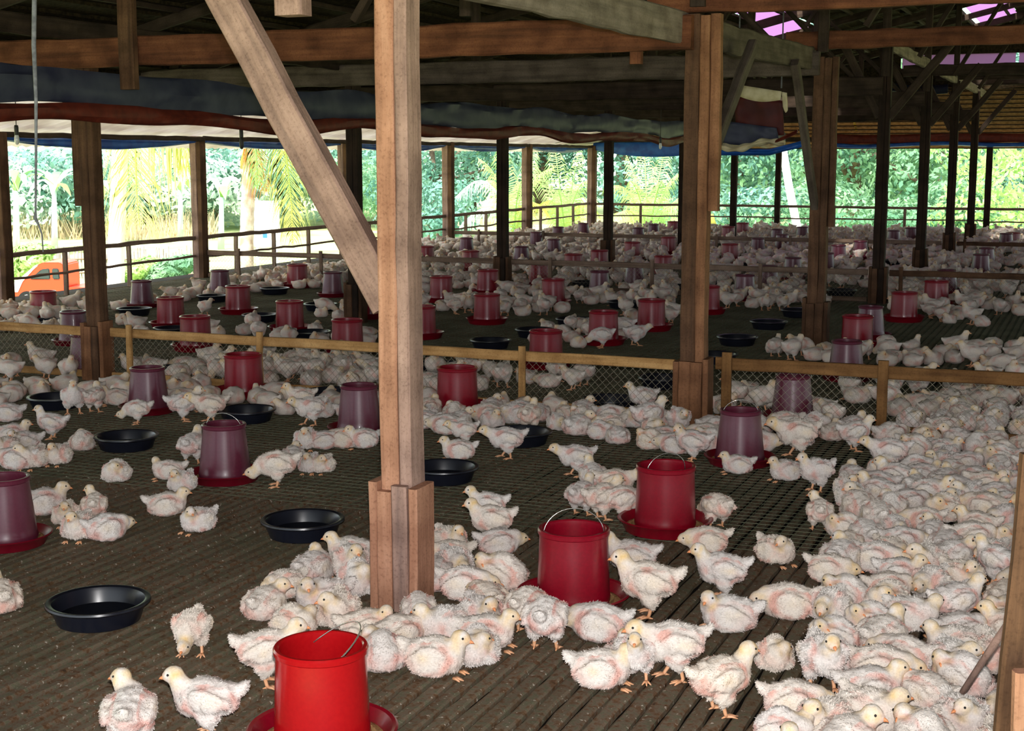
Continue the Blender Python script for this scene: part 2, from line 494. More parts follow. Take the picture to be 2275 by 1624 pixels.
# ------------------------------------------------------------------ floor
def make_floor():
    mb = MB()
    pitch = 0.062
    r = random.Random(3)
    u0, u1 = 2.2, UF + 0.15
    k0, k1 = int((VW - 0.25) / pitch), int(4.2 / pitch)
    for k in range(k0, k1):
        x = (k + 0.5) * pitch
        y = u0
        while y < u1:
            y2 = min(u1, y + r.uniform(2.4, 4.2))
            n = max(2, int((y2 - y) / (.09 if y < 9 else .6)))
            hw = .0255 if y < 4.6 else .0195
            xl, xr, dz = x - hw + r.uniform(-.002, .002), x + hw + r.uniform(-.002, .002), r.uniform(-.004, 0)
            vs, fs = [], []
            for q in range(n + 1):
                yy = y + (y2 - y - .007) * q / n
                a_, b_ = xl + r.uniform(-.003, .0035), xr + r.uniform(-.0035, .003)
                z_ = dz + r.uniform(-.0015, .001)
                vs += [(a_, yy, -.022), (a_ + .001, yy, z_ - .005), (a_ + .009, yy, z_), (b_ - .009, yy, z_), (b_ - .001, yy, z_ - .005), (b_, yy, -.022)]
            for q in range(n):
                for w in range(5):
                    i = q * 6 + w
                    fs.append((i, i + 6, i + 7, i + 1))
            fs.append((0, 1, 2, 3, 4, 5))
            fs.append(tuple(n * 6 + w for w in (5, 4, 3, 2, 1, 0)))
            mb.add(vs, fs)
            y = y2
    o = link('floor', mb.mesh('floor', M['slats']), None, Matrix.Rotation(ROTZ, 4, 'Z'))
    tag(o, None, None, None, 'structure')
    mb = MB()
    mb.box((-3.6, (u0 + u1) / 2, -0.055), (17, u1 - u0, 0.02))  # added sheet close under the slats, coloured as the dark void
    p = link('floor_void_sheet', mb.mesh('floor_void_sheet', M['under']), o)
    # wire mesh nailed over the slats of the further part
    mb = MB()
    y = 5.7
    while y < u1:
        mb.box((-3.6 + r.uniform(-.01, .01), y, 0.0016), (15.4, 0.0026, 0.002))
        y += 0.062
    k = k0
    while k < k1:
        mb.box((k * pitch + .02, (5.7 + u1) / 2, 0.0012), (0.0024, u1 - 5.7, 0.002))
        k += 1
    w = link('floor_wire_mesh', mb.mesh('floor_wire_mesh', M['floor_wire']), o)
    return o
make_floor()

# ------------------------------------------------------------------ posts
def clad_post(loc, h, w, d, mats, label, clad=None, cleat=None, group=None, cat='post', clad_mat='post_orange'):
    t = thing('wooden_post', label, cat, loc, ROTZ, group)
    base = Vector(loc)
    m1, m2 = mats
    wa = w * .6
    timber('plank', base - VD * (w - wa) / 2, base - VD * (w - wa) / 2 + Vector((0, 0, h)), wa - 0.001, d, M[m1], t)
    timber('plank', base + VD * wa / 2, base + VD * wa / 2 + Vector((0, 0, h - 0.01)), w - wa - 0.001, d * 0.985, M[m2], t)
    if clad:
        ch, cw = clad
        th = 0.034
        rr = random.Random(int(abs(loc[0]) * 1000))
        for s in (-1, 1):
            p = base + VD * s * (w / 2 + th / 2 + 0.001) - UD * 0.012
            timber('base_cladding', p, p + Vector((0, 0, ch + rr.uniform(-.02, .02))), th, d + 0.03, M[clad_mat], t)
        ww = (w - 0.004) * 0.5
        for s in (-1, 1):
            p = base - UD * (d / 2 + th / 2 + 0.001) + VD * s * (ww / 2 + 0.001)
            timber('base_cladding', p, p + Vector((0, 0, ch - 0.02 + rr.uniform(-.02, .01))), ww, th, M[clad_mat if s < 0 else m2], t)
    if cleat:
        s, z0, cw = cleat
        p = base + VD * s * (w / 2 + cw / 2 + 0.001)
        timber('cleat', p + Vector((0, 0, z0)), p + Vector((0, 0, h)), cw, d * 0.6, M[m2], t)
    return t
OFF = {(1, 0): .013, (2, 0): .035, (3, -1): -.076, (2, -2): .067, (3, -2): -.045, (7, -2): .07, (6, -1): -.05, (4, -1): -.03}
def gp(i, j):
    p = G(i, j)
    p.x += OFF.get((i, j), 0)
    return p
POSTS = []
lab = {
 (0, 0): 'big weathered timber post in front, ringed by resting chicks, brace on its left side',
 (1, 0): 'timber post where the near partition meets the pale lengthwise beam, clad at its foot',
 (2, 0): 'timber post next behind the clad partition post, with long grey brace on it',
 (3, 0): 'dark post with two V braces, first beyond the grey-braced post',
 (4, 0): 'dark post second beyond the grey-braced post', (5, 0): 'dark post third beyond the grey-braced post',
 (6, 0): 'thin dark post fourth beyond the grey-braced post', (7, 0): 'thin dark post on the far railing beside the bright lime bush',
 (1, -1): 'brown post at the left end of the near netting partition, with cleat above',
 (2, -1): 'dark post half hidden behind the diagonal brace of the big front post',
 (3, -1): 'black-looking post standing in the middle partition, before the palm fronds',
 (4, -1): 'dark post before the lime palm, one beyond the middle partition',
 (5, -1): 'dark post of the inner row hidden close behind the clad partition post',
 (6, -1): 'slim dark post just left of the leaning white pole', (7, -1): 'brown post on the far railing touching the leaning white pole',
 (2, -2): 'dark eave post cut by the left edge of the picture', (3, -2): 'grey eave post right of the hanging yellow palm frond',
 (4, -2): 'eave post hidden behind the diagonal brace', (5, -2): 'grey-sided eave post before green shrubs, right of the big front post',
 (6, -2): 'tan eave post between two railing bays of palm fronds', (7, -2): 'corner post where side railing meets far railing'}
for (i, j), lb in lab.items():
    p = gp(i, j)
    if j == 0:
        h = 2.62 if i == 0 else 2.46 if i < 3 else 2.84
        w, d = (0.122, 0.12) if i == 0 else (0.15, 0.12) if i < 3 else (0.13, 0.11)
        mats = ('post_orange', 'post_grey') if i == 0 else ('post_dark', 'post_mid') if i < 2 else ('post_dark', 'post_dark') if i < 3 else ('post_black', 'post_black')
        clad = (0.475, .2) if i == 0 else (0.40, .2) if i < 7 else None
        cleat = (1, 1.3, .06) if i == 1 else (1, 1.03, .05) if i == 2 else None
    elif j == -1:
        h = 2.45
        w, d = 0.125, 0.11
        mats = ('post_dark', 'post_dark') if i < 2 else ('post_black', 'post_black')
        clad = (0.42, .2) if i < 5 else None
        cleat = (-1, 1.27, .075) if i == 1 else None
    else:
        h, w, d, mats, clad, cleat = 1.9, 0.17, 0.14, ('post_grey', 'post_dark'), None, None
        if i >= 5: w = 0.2
    POSTS.append((p, w))
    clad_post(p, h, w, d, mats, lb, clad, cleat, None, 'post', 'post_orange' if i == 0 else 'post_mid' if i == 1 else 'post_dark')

# ------------------------------------------------------------------ beams
def beam(name, p0, p1, w, h, mat, label, cat='beam', group=None):
    o = timber(name, p0, p1, w, h, M[mat], None, None, 0.006, 0.01)
    return tag(o, label, cat, group)
Z = lambda z: Vector((0, 0, z))
# cross tie beams of the left aisle (rows 0..6), lengthwise beam on row A
tie_lab = {1: ('beam', 'long rust-brown tie beam crossing above the near netting partition'),
           2: ('beam_mid', 'grey-brown tie beam seen just below and behind the rust-brown one'),
           3: ('beam_dull', 'dark tie beam above the middle partition'), 4: ('beam_dull', 'dark tie beam two bays past the near partition'),
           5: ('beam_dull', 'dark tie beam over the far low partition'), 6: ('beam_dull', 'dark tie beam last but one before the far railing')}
for i, (mt, lb) in tie_lab.items():
    a, b = gp(i, -1), gp(i, 0)
    ext = -VD * 3.2
    z = 2.35 if i < 2 else 2.40
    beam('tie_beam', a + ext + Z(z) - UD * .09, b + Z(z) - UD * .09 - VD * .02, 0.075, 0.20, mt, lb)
    b2 = G(i, 1)
    zz = {1: 2.565, 2: 2.60, 3: 2.93, 4: 2.78, 5: 2.92, 6: 3.02}[i]
    lb2 = {1: 'dark red-brown beam along the top right corner, nearest cross beam there',
           2: 'brown cross beam resting on the pale lengthwise beam, below the top right one'}.get(i, 'dark cross beam of the far right bays, ' + ORD[i - 3] + ' behind the brown one')
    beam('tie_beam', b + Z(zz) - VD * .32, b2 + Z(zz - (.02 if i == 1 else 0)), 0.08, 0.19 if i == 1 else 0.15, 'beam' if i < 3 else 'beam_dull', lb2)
beam('tie_beam', gp(0, -1) + Z(2.56), gp(0, 0) + Z(2.56) + VD * .3, 0.08, 0.2, 'beam', 'tie beam on top of the big front post, above the frame')
zA = [2.33, 2.38, 2.45, 2.47, 2.47, 2.47, 2.47, 2.47]
for i in range(2):
    a, b = gp(i, 0), gp(i + 1, 0)
    lb = ('pale grey lengthwise beam running from the top of frame down to the clad partition post',
          'pale grey lengthwise beam between the clad partition post and the grey-braced post')[i]
    s = -VD * 0.105
    beam('lengthwise_beam', a + Z(zA[i]) + s, b + Z(zA[i + 1]) + s, 0.055, 0.19, 'beam_grey' if i < 1 else 'beam_mid', lb)
for i in range(0, 7):
    a, b = gp(i, -1), gp(i + 1, -1)
    s = -VD * 0.10
    beam('lengthwise_beam', a + Z(2.52) + s, b + Z(2.52) + s, 0.05, 0.14, 'beam_dull', 'dark lengthwise beam over the inner posts, %s bay from the near end' % ORD[i])
for i in range(3, 7):
    a, b = gp(i, 0), gp(i + 1, 0)
    beam('roof_plate', a + Z(2.86), b + Z(2.86), 0.06, 0.14, 'beam_grey', 'pale roof plate seen slanting above the V braces, %s length' % ORD[i - 3], 'beam')
for i in range(2, 7):
    a, b = G(i, -2), G(i + 1, -2)
    beam('eave_plate', a + Z(1.87) + VD * .06, b + Z(1.865) + VD * .06, 0.05, 0.06, 'beam_dull', 'dark eave plate over the left side railing, %s bay' % ORD[i - 2], 'beam')
for j in (-2, -1, 0):
    a, b = G(7, j), G(7, j + 1)
    beam('eave_plate', a + Z(2.02), b + Z(2.02), 0.05, 0.10, 'beam_dull', 'dark plate above the far railing, %s bay from the corner' % ORD[j + 2], 'beam')
# knee braces
def brace(p0, p1, w, d, mat, label, side=None):
    o = timber('knee_brace', p0, p1, w, d, M[mat], None, side, 0.003, 0.008)
    return tag(o, label, 'brace')
A0 = gp(0, 0)
brace(A0 - VD * .035 - UD * .015 + Z(1.10), A0 - VD * .87 - UD * .015 + Z(2.50), 0.075, 0.125, 'post_grey', 'large diagonal brace slanting up to the left from the big front post', UD)
B0, D0 = gp(1, 0), gp(2, 0)
brace(B0 + UD * .05 + VD * .10 + Z(1.72), B0 + UD * 1.13 + VD * .06 + Z(2.36), 0.06, 0.085, 'beam_mid', 'short grey brace rising right from the clad partition post', VD)
brace(D0 - UD * .05 - VD * .03 + Z(1.20), D0 - UD * .98 - VD * .05 + Z(2.36), 0.06, 0.085, 'beam_mid', 'long grey brace leaning on the second pale-beam post', VD)
for i in range(3, 7):
    P = gp(i, 0)
    brace(P - VD * .05 - UD * .02 + Z(2.06), P - VD * .46 - UD * .02 + Z(2.84), 0.06, 0.09, 'beam_dull', 'left arm of V brace on the %s dark post beyond the grey brace' % ORD[i - 3], UD)
    brace(P + VD * .05 - UD * .02 + Z(2.06), P + VD * .68 - UD * .02 + Z(2.84), 0.06, 0.09, 'beam_dull', 'right arm of V brace on the %s dark post beyond the grey brace' % ORD[i - 3], UD)
# hanging struts of the trusses
def strut(p0, p1, w, d, mat, label, side=None):
    return tag(timber('hanging_strut', p0, p1, w, d, M[mat], None, side), label, 'strut')
def on_row(px, i, off=0.0, z=2.3):
    """point over cross row i seen at that column of the photograph"""
    d = ray(px, 300)
    g = G(i, 0) - UD * off
    k = d.x / d.y
    t = (k * g.y - g.x) / (VD.x - k * VD.y)
    return g + VD * t
p = on_row(657, 0, .03)
strut(p + Z(2.115), p + Z(3.2), .11, .08, 'post_grey', 'pale strut end hanging into the top of frame beside the big brace')
p = on_row(292, 1, .17)
strut(p + Z(2.085), p + Z(3.1), .125, .06, 'post_dark', 'brown strut crossing the rust-brown tie beam above the left post')
p = on_row(1412, 1, .0)
strut(p + Z(2.18), p + Z(3.3), .07, .06, 'beam', 'short strut end hanging under the right end of the rust-brown tie beam')
p = on_row(395, 2, .0)
strut(p + Z(2.5), p + Z(3.2), .12, .06, 'beam_dull', 'dark strut above the left post, behind the rust-brown tie beam')

# ------------------------------------------------------------------ roof
SLOPE = 0.24
def zroof(v):
    return 1.95 + SLOPE * (v - VW) if v <= 0 else 1.95 - SLOPE * VW - SLOPE * v
def roof_hit(px, py):
    d = ray(px, py)
    # z = zroof(v)
    dv = d.x * VD.x + d.y * VD.y
    t = (1.95 - SLOPE * VW - EYE) / (d.z - SLOPE * dv)
    P = Vector((0, 0, EYE)) + d * t
    return uv(P)
SKY = []     # (u0,u1,v0,v1) of the translucent sheets in the roof
for (xa, ya, xb, yb) in [(1630, 24, 1800, 41), (1660, 64, 1815, 80), (2112, 12, 2290, 42), (1600, 168, 1715, 172)]:
    ua, va = roof_hit(xa, (ya + yb) / 2)
    ub, vb = roof_hit(xb, (ya + yb) / 2)
    u1_, v1_ = roof_hit((xa + xb) / 2, ya)
    u2_, v2_ = roof_hit((xa + xb) / 2, yb)
    uc, vc = (ua + ub) / 2, (va + vb) / 2
    w_ = .25 if ya < 160 else .05
    SKY.append((uc - max(.5, abs(ub - ua) / 2), uc + max(.5, abs(ub - ua) / 2), vc - abs(v2_ - v1_) / 2 - w_, vc + abs(v2_ - v1_) / 2 + w_))
def in_sky(u, v):
    return any(a - .02 < u < b + .02 and c - .02 < v < d + .02 for a, b, c, d in SKY)
UH = UF - 2.3            # where the far hip skirt begins
def make_roof():
    r = random.Random(5)
    mb = MB()
    du = 0.30
    nu = int((UH + 4.5) / du)
    v = VW + 1.3
    step = 0.26
    while v < 0.02:
        for k in range(nu):
            u = -4.0 + k * du
            if in_sky(u + du / 2, v + step / 2) or r.random() < 0.0004:
                continue
            za, zb = zroof(v) + 0.018 + r.uniform(-.006, .006), zroof(v + step)
            vs = [UVZ(u, v - .03 + r.uniform(-.03, .02), za), UVZ(u + du + .004, v - .03 + r.uniform(-.03, .02), za), UVZ(u + du + .004, v + step + .03, zb), UVZ(u, v + step + .03, zb)]
            vs += [q + Vector((0, 0, .03)) for q in vs]
            mb.add(vs, [(0, 3, 2, 1), (4, 5, 6, 7), (0, 1, 5, 4), (1, 2, 6, 5), (2, 3, 7, 6), (3, 0, 4, 7)])
        v += step
    # the far slope beyond the ridge
    z0 = zroof(0)
    vs = [UVZ(-4, 0, z0), UVZ(UH, 0, z0), UVZ(UH, 11.8, zroof(11.8)), UVZ(-4, 11.8, zroof(11.8))]
    vs += [q + Vector((0, 0, .06)) for q in vs]
    mb.add(vs, [(0, 3, 2, 1), (4, 5, 6, 7), (0, 1, 5, 4), (1, 2, 6, 5), (2, 3, 7, 6), (3, 0, 4, 7)])
    o = link('ceiling', mb.mesh('ceiling', M['thatch']))
    tag(o, None, None, None, 'structure')
    # white corrugated sheets along the left eave
    mb = MB()
    v0, v1 = VW - 0.75, VW + 1.45
    n = int((UF + 5) / 0.03)
    top, bot = [], []
    for k in range(n + 1):
        u = -4 + k * (UF + 5) / n
        w = 0.011 * math.sin(k * math.pi / 3)
        bot.append((UVZ(u, v0, zroof(v0) - .02 + w), UVZ(u, v1, zroof(v1) - .02 + w)))
    vs = [q for pr in bot for q in pr]
    fs = [(2 * k, 2 * k + 1, 2 * k + 3, 2 * k + 2) for k in range(n)]
    mb.add(vs, fs)
    mb.add([q + Vector((0, 0, .004)) for q in vs], [f[::-1] for f in fs])
    s = link('ceiling_eave_sheet', mb.mesh('ceiling_eave_sheet', M['sheet_white'], True), o)
    # far hip skirt: pale thatch courses rising inwards from the far railing
    mb = MB()
    nrow = 15
    ua, ub, za, zb = UF + 0.7, UH, 1.80, 2.98
    va, vb = VW - 0.7, 9.0
    for k in range(nrow):
        a, b = k / nrow, (k + 1) / nrow
        u_a, u_b = ua + (ub - ua) * a, ua + (ub - ua) * b
        z_a, z_b = za + (zb - za) * a, za + (zb - za) * b
        m = 60
        for q in range(m):
            x0, x1 = va + (vb - va) * q / m, va + (vb - va) * (q + 1) / m
            j = r.uniform(-.006, .006)
            vs = [UVZ(u_a, x0, z_a + .006 + j), UVZ(u_a, x1, z_a + .006 + j), UVZ(u_b, x1, z_b - .012), UVZ(u_b, x0, z_b - .012)]
            vs += [p + Vector((0, 0, .03)) for p in vs]
            mb.add(vs, [(0, 1, 2, 3), (4, 7, 6, 5), (0, 4, 5, 1), (1, 5, 6, 2), (2, 6, 7, 3), (3, 7, 4, 0)])
    link('ceiling_hip', mb.mesh('ceiling_hip', M['thatch_pale']), o)
    mb = MB()
    for k in range(nrow):
        a = (k + .5) / nrow
        mb.bar(UVZ(ua + (ub - ua) * a, va, za + (zb - za) * a - .022), UVZ(ua + (ub - ua) * a, vb, za + (zb - za) * a - .022), .025, .022)
    link('ceiling_batten', mb.mesh('ceiling_batten', M['beam_dull']), o)
    # gable above the hip
    mb = MB()
    def gpan(va_, vb_, zf0, zf1):
        n_ = 8
        for q in range(n_):
            x0, x1 = va_ + (vb_ - va_) * q / n_, va_ + (vb_ - va_) * (q + 1) / n_
            a0, a1, b0, b1 = zf0(x0), zf0(x1), zf1(x0), zf1(x1)
            if b0 - a0 < .01 and b1 - a1 < .01: continue
            f = [UVZ(UH, x0, a0), UVZ(UH, x1, a1), UVZ(UH, x1, max(a1, b1)), UVZ(UH, x0, max(a0, b0))]
            g_ = [p + UD * .06 for p in f]
            mb.add(f + g_, [(0, 1, 2, 3), (7, 6, 5, 4), (0, 4, 5, 1), (2, 6, 7, 3), (1, 5, 6, 2), (0, 3, 7, 4)])
    lo = lambda v: min(2.94, zroof(v) - .02)
    VG0, VG1 = -3.9, 1.6
    gpan(VW, VG0, lo, zroof)
    gpan(VG0, VG1, lo, lambda v: 3.37)
    gpan(VG0, VG1, lambda v: 3.63, zroof)
    gpan(VG1, 9, lo, zroof)
    w = link('wall_far_gable', mb.mesh('wall_far_gable', M['thatch']))
    tag(w, None, None, None, 'structure')
    mb2 = MB()
    for q in range(5):
        x0, x1 = VG0 + (VG1 - VG0) * q / 5 + .03, VG0 + (VG1 - VG0) * (q + 1) / 5 - .03
        mb2.box(tuple(UVZ(UH + .03, (x0 + x1) / 2, 3.5)), (x1 - x0, .004, .27), Matrix.Rotation(ROTZ, 3, 'Z'))
    tag(link('gable_light_strip', mb2.mesh('gable_light_strip', M['skylight'])), 'pink translucent strip in the far gable, seen below the brown cross beam', 'skylight')
    # pink translucent sheets
    for k, (a, b, c, d) in enumerate(SKY):
        mb = MB()
        vs = [UVZ(a, c, zroof(c) + .03), UVZ(b, c, zroof(c) + .03), UVZ(b, d, zroof(d) + .03), UVZ(a, d, zroof(d) + .03)]
        mb.add(vs + [p + Vector((0, 0, .004)) for p in vs], [(0, 3, 2, 1), (4, 5, 6, 7), (0, 1, 5, 4), (1, 2, 6, 5), (2, 3, 7, 6), (3, 0, 4, 7)])
        s = link('skylight_sheet', mb.mesh('skylight_sheet', M['skylight']))
        tag(s, ['pink translucent roof sheet above the short grey brace, upper one', 'pink translucent roof sheet above the short grey brace, lower one', 'pink translucent roof sheet at the very top right corner', 'thin pink slit in the roof beside the clad partition post'][k], 'skylight')
make_roof()
# rafters and purlins
for i in range(0, 8):
    g = uv(G(i, 0))[0] if i < 7 else UH
    o = timber('roof_rafter', UVZ(g, VW + 1.42, zroof(VW + 1.42) - .09), UVZ(g, 0, zroof(0) - .09), .05, .12, M['beam_dull'])
    tag(o, 'dark rafter under the thatch, over the %s post row from the front' % ORD[i], 'rafter')
    gm = g + UB / 2
    if i < 6:
        o = timber('roof_rafter', UVZ(gm, VW + 1.42, zroof(VW + 1.42) - .09), UVZ(gm, 0, zroof(0) - .09), .05, .10, M['beam_dull'])
        tag(o, 'dark thinner rafter under the thatch, just past the %s post row' % ORD[i], 'rafter')
vv = VW + 1.42
k = 0
while vv < -0.2:
    o = timber('roof_purlin', UVZ(-1, vv, zroof(vv) - .03), UVZ(UH, vv, zroof(vv) - .03), .045, .045, M['beam_dull'])
    tag(o, 'thin dark purlin under the thatch, running lengthwise', 'purlin', 'roof purlins')
    vv += 0.62
# truss webs above the tie beams
for i in (1, 2, 3, 4, 5):
    P = gp(i, 0)
    for nm, f, t, w in (('upright', 0.0, 0.0, .09), ('slanting web', -0.35, -1.5, .07), ('slanting web', -2.3, -1.5, .07), ('upright', -1.5, -1.5, .08), ('upright', -3.2, -3.2, .08)):
        v_t = V0 + t
        o = timber('truss_web', P + VD * f + Z(2.5) - UD * .05, P + VD * t + Z(zroof(v_t) - .1) - UD * .05, w, .05, M['beam_dull'])
        tag(o, 'dark %s between tie beam and rafter, %s truss from the front' % (nm, ORD[i - 1]), 'truss web', 'truss webs')
    for f, t in ((0.35, 1.3), (2.0, 1.3)):
        o = timber('truss_web', P + VD * f + Z(2.7) - UD * .05, P + VD * t + Z(zroof(V0 + t) - .1) - UD * .05, .07, .05, M['beam_dull'])
        tag(o, 'dark slanting web in the right half of the %s truss from the front' % ORD[i - 1], 'truss web', 'truss webs')

# ------------------------------------------------------------------ tarpaulin curtains
def bundle(p_of, n, rz, rt, name, mat, parent=None, wr=0.02, fr=9.0, ring=14):
    """rolled cloth: p_of(k) gives the centre, rz(k) half height, rt(k) half thickness, side direction from p_of"""
    mb = MB()
    vs, fs = [], []
    for k in range(n + 1):
        c, sd = p_of(k / n)
        for q in range(ring):
            a = 2 * math.pi * q / ring
            nz = noise.noise(Vector((c.x * 1.3, c.y * 1.3, q * .9))) * wr
            nz2 = noise.noise(Vector((c.x * fr * .4, c.y * fr * .4, q * 1.7 + 9))) * wr
            vs.append(c + Vector((0, 0, math.sin(a) * (rz(k / n) + nz))) + sd * (math.cos(a) * (rt(k / n) + nz2) + nz))
    for k in range(n):
        for q in range(ring):
            q2 = (q + 1) % ring
            fs.append((k * ring + q, k * ring + q2, (k + 1) * ring + q2, (k + 1) * ring + q))
    fs.append(tuple(range(ring - 1, -1, -1)))
    fs.append(tuple(range(n * ring, n * ring + ring)))
    mb.add(vs, fs)
    me = mb.mesh(name, mat)
    sharp(me, 50)
    return link(name, me, parent, Matrix())
uC0 = U0 + .35 * UB
VC = V0 - VB + 0.16
def sag(u, amp):
    ph = ((u - U0) / UB) % 1.0
    return amp * (math.cos(2 * math.pi * ph) * .5 - .5)
def inner(k):
    u = uC0 + k * (UF - .3 - uC0)
    return UVZ(u, VC, 2.10 + sag(u, .03) + .012 * math.sin(u * 2.7)), VD
t = bundle(inner, 170, lambda k: .125 + .012 * math.sin(k * 60), lambda k: .045, 'rolled_curtain', M['tarp_grey'], None, .03)
tag(t, 'blue-grey tarpaulin curtain rolled up along the inner post row', 'curtain')
def inner_hem(k):
    p, d = inner(k)
    return p + Vector((0, 0, -.175 - .02 * math.sin(k * 41))), d
h = bundle(inner_hem, 170, lambda k: .062 + .01 * math.sin(k * 70), lambda k: .05, 'hem_roll', M['tarp_red'], t, .02)
h['label'] = 'rust-red rolled hem'
def hang(name, u0, u1, along_u, c, ztop, zmid, zpost, mat, label, n=20):
    """curtain gathered under the eave, sagging between two posts"""
    def f(k):
        x = u0 + (u1 - u0) * k
        z = zpost - (zpost - zmid) * math.sin(math.pi * min(1, max(0, k))) ** .8
        return (UVZ(x, c, (z + ztop) / 2) if along_u else UVZ(c, x, (z + ztop) / 2)), (VD if along_u else UD)
    def rz(k):
        z = zpost - (zpost - zmid) * math.sin(math.pi * min(1, max(0, k))) ** .8
        return max(.02, (ztop - z) / 2)
    o = bundle(f, n, rz, lambda k: .035, name, mat, None, .012)
    return tag(o, label, 'curtain')
for i in range(2, 7):
    ua = U0 + i * UB
    lb = ['at the left edge of the picture', 'before the two coconut trunks', 'half behind the diagonal brace', 'over the arching pale frond', 'next to the corner post'][i - 2]
    hang('eave_curtain', ua + .12, ua + UB - .12, True, VW - .02, 1.845, 1.715 + .02 * (i % 2), 1.82, M['tarp_blue'], 'blue tarpaulin gathered under the left eave, ' + lb)
hang('eave_curtain', VW + .1, VW + 3.2, False, UF + .02, 1.97, 1.63, 1.80, M['tarp_blue'], 'bright blue tarpaulin sagging over the far railing beside the lime palm')
def farroll(k):
    v = VW + 5.6 + k * 9.5
    return UVZ(UF - .08, v, 2.03 + .02 * math.sin(v * 1.7)), UD
t = bundle(farroll, 60, lambda k: .10, lambda k: .06, 'rolled_curtain', M['tarp_red'], None, .03)
tag(t, 'rust-red curtain rolled above the far railing on the right', 'curtain')
def farroll2(k):
    p, d = farroll(k)
    return p + Vector((0, 0, -.135 - .02 * math.sin(k * 22))), d
h = bundle(farroll2, 60, lambda k: .045, lambda k: .05, 'hem_roll', M['tarp_blue'], t, .02)
h['label'] = 'blue rolled hem'
# bundled sheets hanging by the leaning white pole
def at_u(px, py, u):
    d = ray(px, py)
    t = u / (d.x * UD.x + d.y * UD.y)
    return Vector((0, 0, EYE)) + d * t
def sheet(name, corners, mat, parent=None, th=.012, nx=14, ny=10, wr=.03):
    """cloth hung between four corners (tl, tr, br, bl) with real folds and thickness"""
    tl, tr, br, bl = corners
    nrm = (tr - tl).cross(bl - tl).normalized()
    mb = MB()
    vs = []
    for s in (0, 1):
        for a in range(ny + 1):
            for b in range(nx + 1):
                x, y = b / nx, a / ny
                p = tl.lerp(tr, x).lerp(bl.lerp(br, x), y)
                vs.append(p + nrm * (wr * noise.noise(Vector((x * 5, y * 2.5, 3.3))) + s * th) - Vector((0, 0, .04 * math.sin(math.pi * x) * y)))
    m = (nx + 1) * (ny + 1)
    fs = []
    for a in range(ny):
        for b in range(nx):
            q = a * (nx + 1) + b
            fs.append((q, q + 1, q + nx + 2, q + nx + 1))
            fs.append((m + q, m + q + nx + 1, m + q + nx + 2, m + q + 1))
    for b in range(nx):
        fs.append((b, m + b, m + b + 1, b + 1))
        e = ny * (nx + 1) + b
        fs.append((e, e + 1, m + e + 1, m + e))
    for a in range(ny):
        e = a * (nx + 1)
        fs.append((e, e + nx + 1, m + e + nx + 1, m + e))
        e += nx
        fs.append((e, m + e, m + e + nx + 1, e + nx + 1))
    mb.add(vs, fs)
    me = mb.mesh(name, mat, True)
    return link(name, me, parent, Matrix())
uT = U0 + 2.72 * UB
q = lambda x, y, du=0.0: at_u(x, y, uT + du)
ht = thing('hanging_sheet', 'maroon sheet with cream edges hanging bundled left of the long grey brace', 'tarpaulin', q(1680, 190), ROTZ)
sheet('maroon_panel', [q(1632, 214), q(1738, 224), q(1742, 300), q(1634, 284)], M['tarp_maroon'], ht)
sheet('cream_border', [q(1638, 188, -.03), q(1736, 203, -.03), q(1734, 222, -.03), q(1636, 212, -.03)], M['sack'], ht, .012, 14, 3, .015)
sheet('cream_border', [q(1736, 204, -.03), q(1748, 206, -.03), q(1750, 244, -.03), q(1740, 240, -.03)], M['sack'], ht, .012, 4, 8, .015)
sheet('grey_fold', [q(1606, 268, -.05), q(1725, 284, -.05), q(1730, 310, -.05), q(1602, 318, -.05)], M['tarp_grey'], ht, .02, 16, 6, .04)
for xx in (1640, 1736):
    mb = MB()
    pq = q(xx, 196, -.02)
    mb.tube([pq, pq + Vector((0, 0, .3)), Vector((pq.x, pq.y, zroof(uv(pq)[1]) - .02))], .008, 6)
    link('tie_cord', mb.mesh('tie_cord', M['rope']), ht, Matrix())
def creamroll(k):
    return q(1604 + 140 * k, 322 + 6 * math.sin(k * 7) - 12 * k * k + 4, -.12), UD
b1 = bundle(creamroll, 30, lambda k: .032 + .010 * math.sin(k * 23), lambda k: .04, 'cream_roll', M['sack'], ht, .03)
def orangeroll(k):
    return q(1722 + 50 * k, 316 - 24 * k, -.13), UD
bundle(orangeroll, 12, lambda k: .022, lambda k: .03, 'rust_fold', M['tarp_red'], ht, .02)
def blueroll(k):
    return q(1592 + 195 * k, 338 - 22 * max(0, k - .6) * 2.2, -.02), UD
bundle(blueroll, 30, lambda k: .036, lambda k: .04, 'blue_fold', M['tarp_blue'], ht, .016)
# dark navy strip over the hip thatch, yellow strap
def navy(k):
    return at_u(1786 + 320 * k, 196 + 4 * math.sin(k * 9), UH - .12), UD
t = bundle(navy, 40, lambda k: .085, lambda k: .05, 'rolled_curtain', plain('navy_tarpaulin', srgb(24, 30, 48), .6, .3), None, .03)
tag(t, 'dark navy tarpaulin roll along the top of the pale hip thatch', 'curtain')
mb = MB()
mb.bar(at_u(1881, 200, UH - .06), at_u(1903, 292, UF - .25), .05, .008)
tag(link('yellow_strap', mb.mesh('yellow_strap', M['strap'])), 'yellow strap hanging in front of the pale hip thatch', 'strap')

